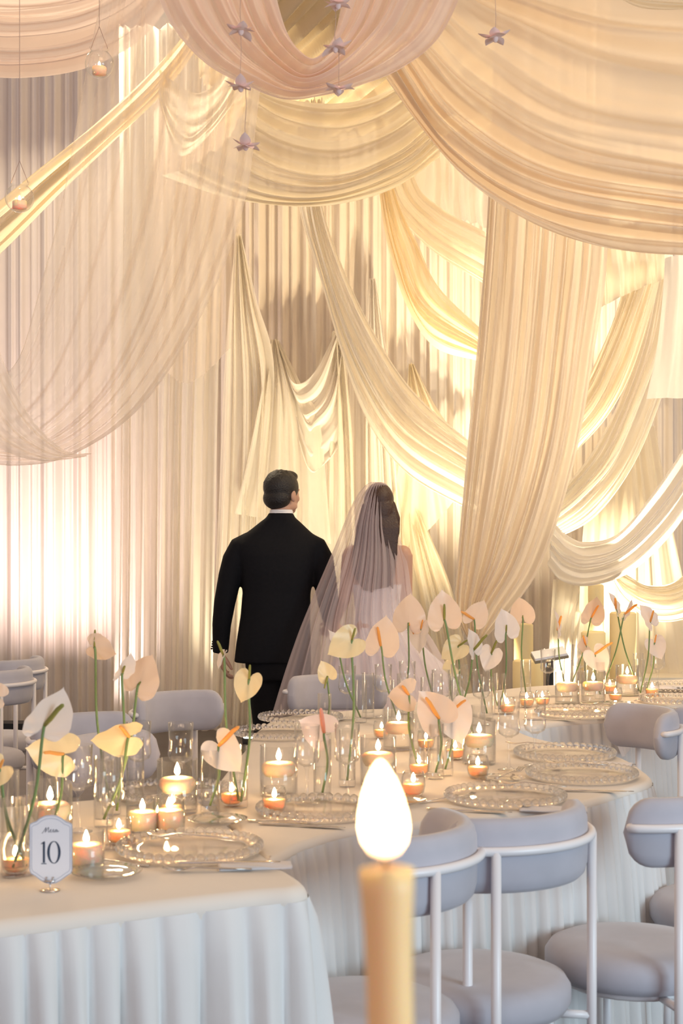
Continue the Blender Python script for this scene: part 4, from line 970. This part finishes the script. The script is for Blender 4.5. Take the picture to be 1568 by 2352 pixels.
def groom():
    t = thing('person', 'man in a black suit seen from behind, walking beside the bride', 'person', (-.35, 8.41, 0))
    m = MB()
    hc = (.023, .01, 1.735)
    head(m, hc, R(-38), 1.06)
    m.tube([(.015, -.01, 1.50), (.018, -.008, 1.58), (.02, .0, 1.68)], [(.062, .062), (.058, .058), (.058, .060)], 16)
    m.rings([(0, 0, .84, .15, .10), (0, 0, 1.05, .145, .10), (0, 0, 1.25, .17, .105), (0, 0, 1.42, .19, .095), (0, 0, 1.50, .13, .075), (.01, 0, 1.56, .06, .06)], 28)
    for s, pts in ((-1, [(-.15, 0, 1.46), (-.20, 0, 1.44), (-.285, .0, 1.13), (-.318, .03, .87)]), (1, [(.15, 0, 1.46), (.20, 0, 1.44), (.27, -.01, 1.14), (.29, .14, 1.0)])):
        m.tube(pts, [.05, .052, .042, .028], 14)
    m.tube([(-.09, 0, .88), (-.07, 0, .5), (-.05, -.03, .1), (-.05, .06, .04)], [.085, .058, .040, .035], 14)
    m.tube([(.09, 0, .88), (.10, .10, .5), (.09, .16, .1), (.09, .25, .04)], [.085, .058, .040, .035], 14)
    hand(m, (-.316, .025, .855), (.12, .06, -1), (1, 0.25, 0.1), 1, 24, 1.12)
    hand(m, (.295, .15, .995), (.45, .75, -.45), (.7, -.6, .1), 1, 25)
    b = m.build('body', M['skin'], t); fuse(b, .0055, 3, .4)
    m = MB(); Rz = Matrix.Rotation(R(-38), 3, 'Z'); c = Vector(hc)
    q = lambda x, y, z: c + Rz @ Vector((x, y, z))
    m.ball(q(0, -.012, .026), (.092, .108, .097), 28, 18, Rz); m.ball(q(0, -.046, -.035), (.083, .070, .066), 24, 14, Rz); m.ball(q(0, .045, .085), (.06, .055, .035), 20, 12, Rz)
    for s in (-1, 1): m.ball(q(.072 * s, -.03, .0), (.014, .03, .045), 12, 8, Rz)
    for k in range(60):
        a = rnd.uniform(0, 6.28); z = rnd.uniform(.2, 1); r = math.sqrt(1 - z * z)
        m.ball(q(.083 * r * math.cos(a), -.012 + .097 * r * math.sin(a) * (1 if math.sin(a) < 0 else .85), .028 + .093 * z), (.012, .012, .007), 8, 6, Rz)
    h = m.build('hair', M['hair'], t); fuse(h, .005, 2, .4)
    # jacket: torso, shoulders and sleeves in one cloth
    m = MB()
    m.rings([(-.03, 0, .795, .212, .135), (-.025, 0, .9, .205, .135), (-.015, 0, 1.05, .192, .128), (-.008, 0, 1.18, .188, .125), (0, 0, 1.30, .205, .13), (.0, 0, 1.39, .225, .122), (.0, 0, 1.445, .238, .106), (.003, 0, 1.49, .205, .09), (.008, 0, 1.53, .155, .08), (.012, 0, 1.565, .115, .075), (.015, -.004, 1.595, .078, .072), (.016, -.006, 1.618, .068, .068)], 40, power=2.5)
    m.tube([(-.15, 0, 1.47), (-.205, 0, 1.43), (-.24, 0, 1.36), (-.265, 0, 1.27), (-.295, .0, 1.12), (-.312, .01, 1.0), (-.320, .03, .845)], [.05, .066, .068, .065, .060, .053, .044], 18)
    m.tube([(.15, 0, 1.47), (.205, 0, 1.43), (.24, 0, 1.36), (.255, -.005, 1.27), (.275, -.01, 1.14), (.285, .06, 1.07), (.292, .145, 1.0)], [.05, .066, .068, .065, .060, .053, .043], 18)
    j = m.build('jacket', M['suit'], t); fuse(j, .008, 5, .45)
    bt = MB()
    for k in range(4): bt.ball((-.368 + .002 * k, .02, .868 + .013 * k), .0055, 10, 6)
    bt.build('cuff_buttons', M['black'], j)
    m = MB(); m.rings([(-.005, 0, .70, .17, .12), (-.005, 0, .82, .178, .12), (-.005, 0, .95, .165, .11)], 28)
    m.tube([(-.085, 0, .80), (-.065, 0, .5), (-.055, -.03, .3), (-.05, -.03, .06)], [.098, .080, .068, .062], 18)
    m.tube([(.085, .01, .80), (.10, .10, .5), (.095, .15, .3), (.09, .17, .06)], [.098, .080, .068, .062], 18)
    tr = m.build('trousers', M['suit'], t); fuse(tr, .01, 4, .45)
    MB().tube([(.018 + .062 * math.cos(a), -.004 + .062 * math.sin(a), 1.622 - .006 * math.sin(a)) for a in [2 * math.pi * i / 28 for i in range(29)]], .0045, 8).rings([(.017, -.005, 1.595, .069, .069), (.018, -.004, 1.636, .062, .062)], 28, False).build('shirt_collar', M['shirt'], t)
    for s, x, y in ((-1, -.05, .03), (1, .09, .23)):
        MB().rings([(x, y, 0, .045, .13), (x, y, .03, .046, .132), (x, y - .02, .06, .038, .09), (x, y - .05, .09, .034, .045)], 20).build('shoe', M['black'], t)
groom()
def bride():
    t = thing('person', 'bride in a white strapless gown and long tulle veil seen from behind', 'person', (.195, 8.30, 0))
    m = MB(); hc = (.008, .0, 1.665); head(m, hc, R(-14), .93, True)
    m.tube([(0, -.005, 1.42), (.004, -.004, 1.50), (.006, .0, 1.62)], [(.058, .055), (.045, .045), (.045, .048)], 16)
    m.rings([(0, 0, .80, .15, .11), (0, 0, .95, .14, .105), (0, 0, 1.05, .112, .085), (0, 0, 1.18, .128, .09), (0, 0, 1.30, .142, .088), (0, 0, 1.39, .150, .075), (0, 0, 1.44, .115, .06), (0, 0, 1.48, .055, .05)], 28)
    m.tube([(.13, 0, 1.40), (.152, 0, 1.385), (.158, .0, 1.15), (.145, .12, .98)], [.040, .042, .033, .022], 14)
    m.tube([(-.13, 0, 1.40), (-.152, 0, 1.385), (-.18, .02, 1.14), (-.235, .16, 1.0)], [.040, .042, .033, .022], 14)
    m.tube([(-.08, 0, .85), (-.08, 0, .48), (-.08, 0, .1), (-.08, .08, .05)], [.08, .055, .035, .03], 12); m.tube([(.08, 0, .85), (.08, 0, .48), (.08, 0, .1), (.08, .08, .05)], [.08, .055, .035, .03], 12)
    for s in (-1, 1): m.ball((.135 * s, 0, 1.392), (.052, .045, .05), 14, 10)
    hand(m, (.145, .125, .975), (-.3, .8, -.3), (-.6, -.2, -.6), 1, 25, .88)
    hand(m, (-.235, .165, .995), (-.35, .7, -.3), (-.6, -.3, -.4), 1, 25, .88)
    b = m.build('body', M['skin'], t); fuse(b, .006, 3, .4)
    m = MB(); c = Vector(hc)
    m.ball(c + Vector((0, -.012, .022)), (.082, .100, .096), 26, 16); m.ball(c + Vector((0, -.055, -.04)), (.085, .062, .10), 24, 14)
    m.tube([c + Vector((0, -.05, -.02)), c + Vector((-.01, -.075, -.12)), c + Vector((-.022, -.095, -.26)), c + Vector((-.03, -.10, -.37)), c + Vector((-.015, -.095, -.46))], [(.05, .085), (.046, .11), (.038, .122), (.030, .118), (.016, .07)], 18)
    m.tube([c + Vector((.06, -.02, .0)), c + Vector((.085, -.02, -.08)), c + Vector((.092, -.02, -.16)), c + Vector((.08, -.01, -.24))], [.03, .032, .022, .006], 12)
    for k in range(16):
        x = -.105 + .195 * k / 15
        m.tube([c + Vector((x * .8, -.09 + .3 * abs(x), .0)), c + Vector((x * 1.1, -.118 + .25 * abs(x), -.13)), c + Vector((x * .95 - .004, -.125 + .15 * abs(x), -.3)), c + Vector((x * .8, -.115, -.45 + rnd.uniform(-.03, .05)))], [.008, .011, .011, .004], 6)
    h = m.build('hair', M['brown'], t); fuse(h, .006, 2, .4)
    # gown
    seg = 120; rows = [(1.235, 0, 0, .138, .098, 0), (1.15, 0, 0, .128, .094, 0), (1.06, 0, 0, .118, .09, 0), (1.0, .01, 0, .135, .10, .002), (.92, .02, 0, .19, .15, .01), (.80, .05, -.02, .28, .24, .02), (.60, .08, -.05, .40, .36, .03), (.35, .09, -.08, .50, .46, .035), (.12, .10, -.10, .57, .55, .04), (.004, .10, -.10, .60, .58, .04)]
    vs = []; 
    for z, cx, cy, hw, hd, am in rows:
        for k in range(seg):
            a = 2 * math.pi * k / seg; f = 1 + am / hw * (math.sin(13 * a + .8 * math.sin(3 * a)) + .4 * math.sin(29 * a))
            dz = -.02 * max(0, -math.sin(a)) * math.cos(a) ** 2 if z > 1.2 else 0
            vs.append((cx + hw * f * math.cos(a), cy + hd * f * math.sin(a), z + dz))
    fs = [(i * seg + k, i * seg + (k + 1) % seg, (i + 1) * seg + (k + 1) % seg, (i + 1) * seg + k) for i in range(len(rows) - 1) for k in range(seg)]
    mesh_obj('gown', vs, fs, M['dress'], t)
    # veil: open shell hung from the crown, folds fanning out
    lv = [(1108, 850, 880, .02, -.05), (1120, 833, 892, .06, -.02), (1150, 812, 900, .11, .0), (1200, 790, 908, .14, .0), (1250, 770, 922, .165, .0), (1300, 748, 934, .16, -.06), (1360, 722, 942, .15, -.12), (1420, 697, 956, .15, -.17), (1470, 678, 990, .20, -.18), (1550, 651, 1030, .30, -.19), (1655, 620, 1065, .42, -.2), (1750, 598, 1092, .52, -.2), (1852, 575, 1120, .60, -.2)]
    nv = 160; lvl = catmull(lv, 60); vs = []; s = F / 8.30
    for i, (py, l, r, bulge, yo) in enumerate(lvl):
        f = i / 59; xl = (l - CX) / s - .195; xr = (r - CX) / s - .195; z = max(.006, EYE - (py - HY) / s)
        for k in range(nv):
            u = k / (nv - 1); g = math.sin(math.pi * u) ** .7
            fold = (.006 + .026 * f) * (math.sin(2 * math.pi * 11 * u + 1.2 * math.sin(7 * u) + .5) + .6 * math.sin(2 * math.pi * 19 * u + 2) + .15 * math.sin(2 * math.pi * 31 * u))
            vs.append((xl + (xr - xl) * u + .15 * fold, -bulge * g + yo + fold * (.3 + .7 * g), z))
    fs = [(i * nv + k, i * nv + k + 1, (i + 1) * nv + k + 1, (i + 1) * nv + k) for i in range(59) for k in range(nv - 1)]
    mesh_obj('veil', vs, fs, M['veil'], t)
    MB().tube([(-.03, -.06, 1.755), (0, -.075, 1.75), (.03, -.06, 1.755)], .006, 8).build('comb', M['silver'], t)
bride()
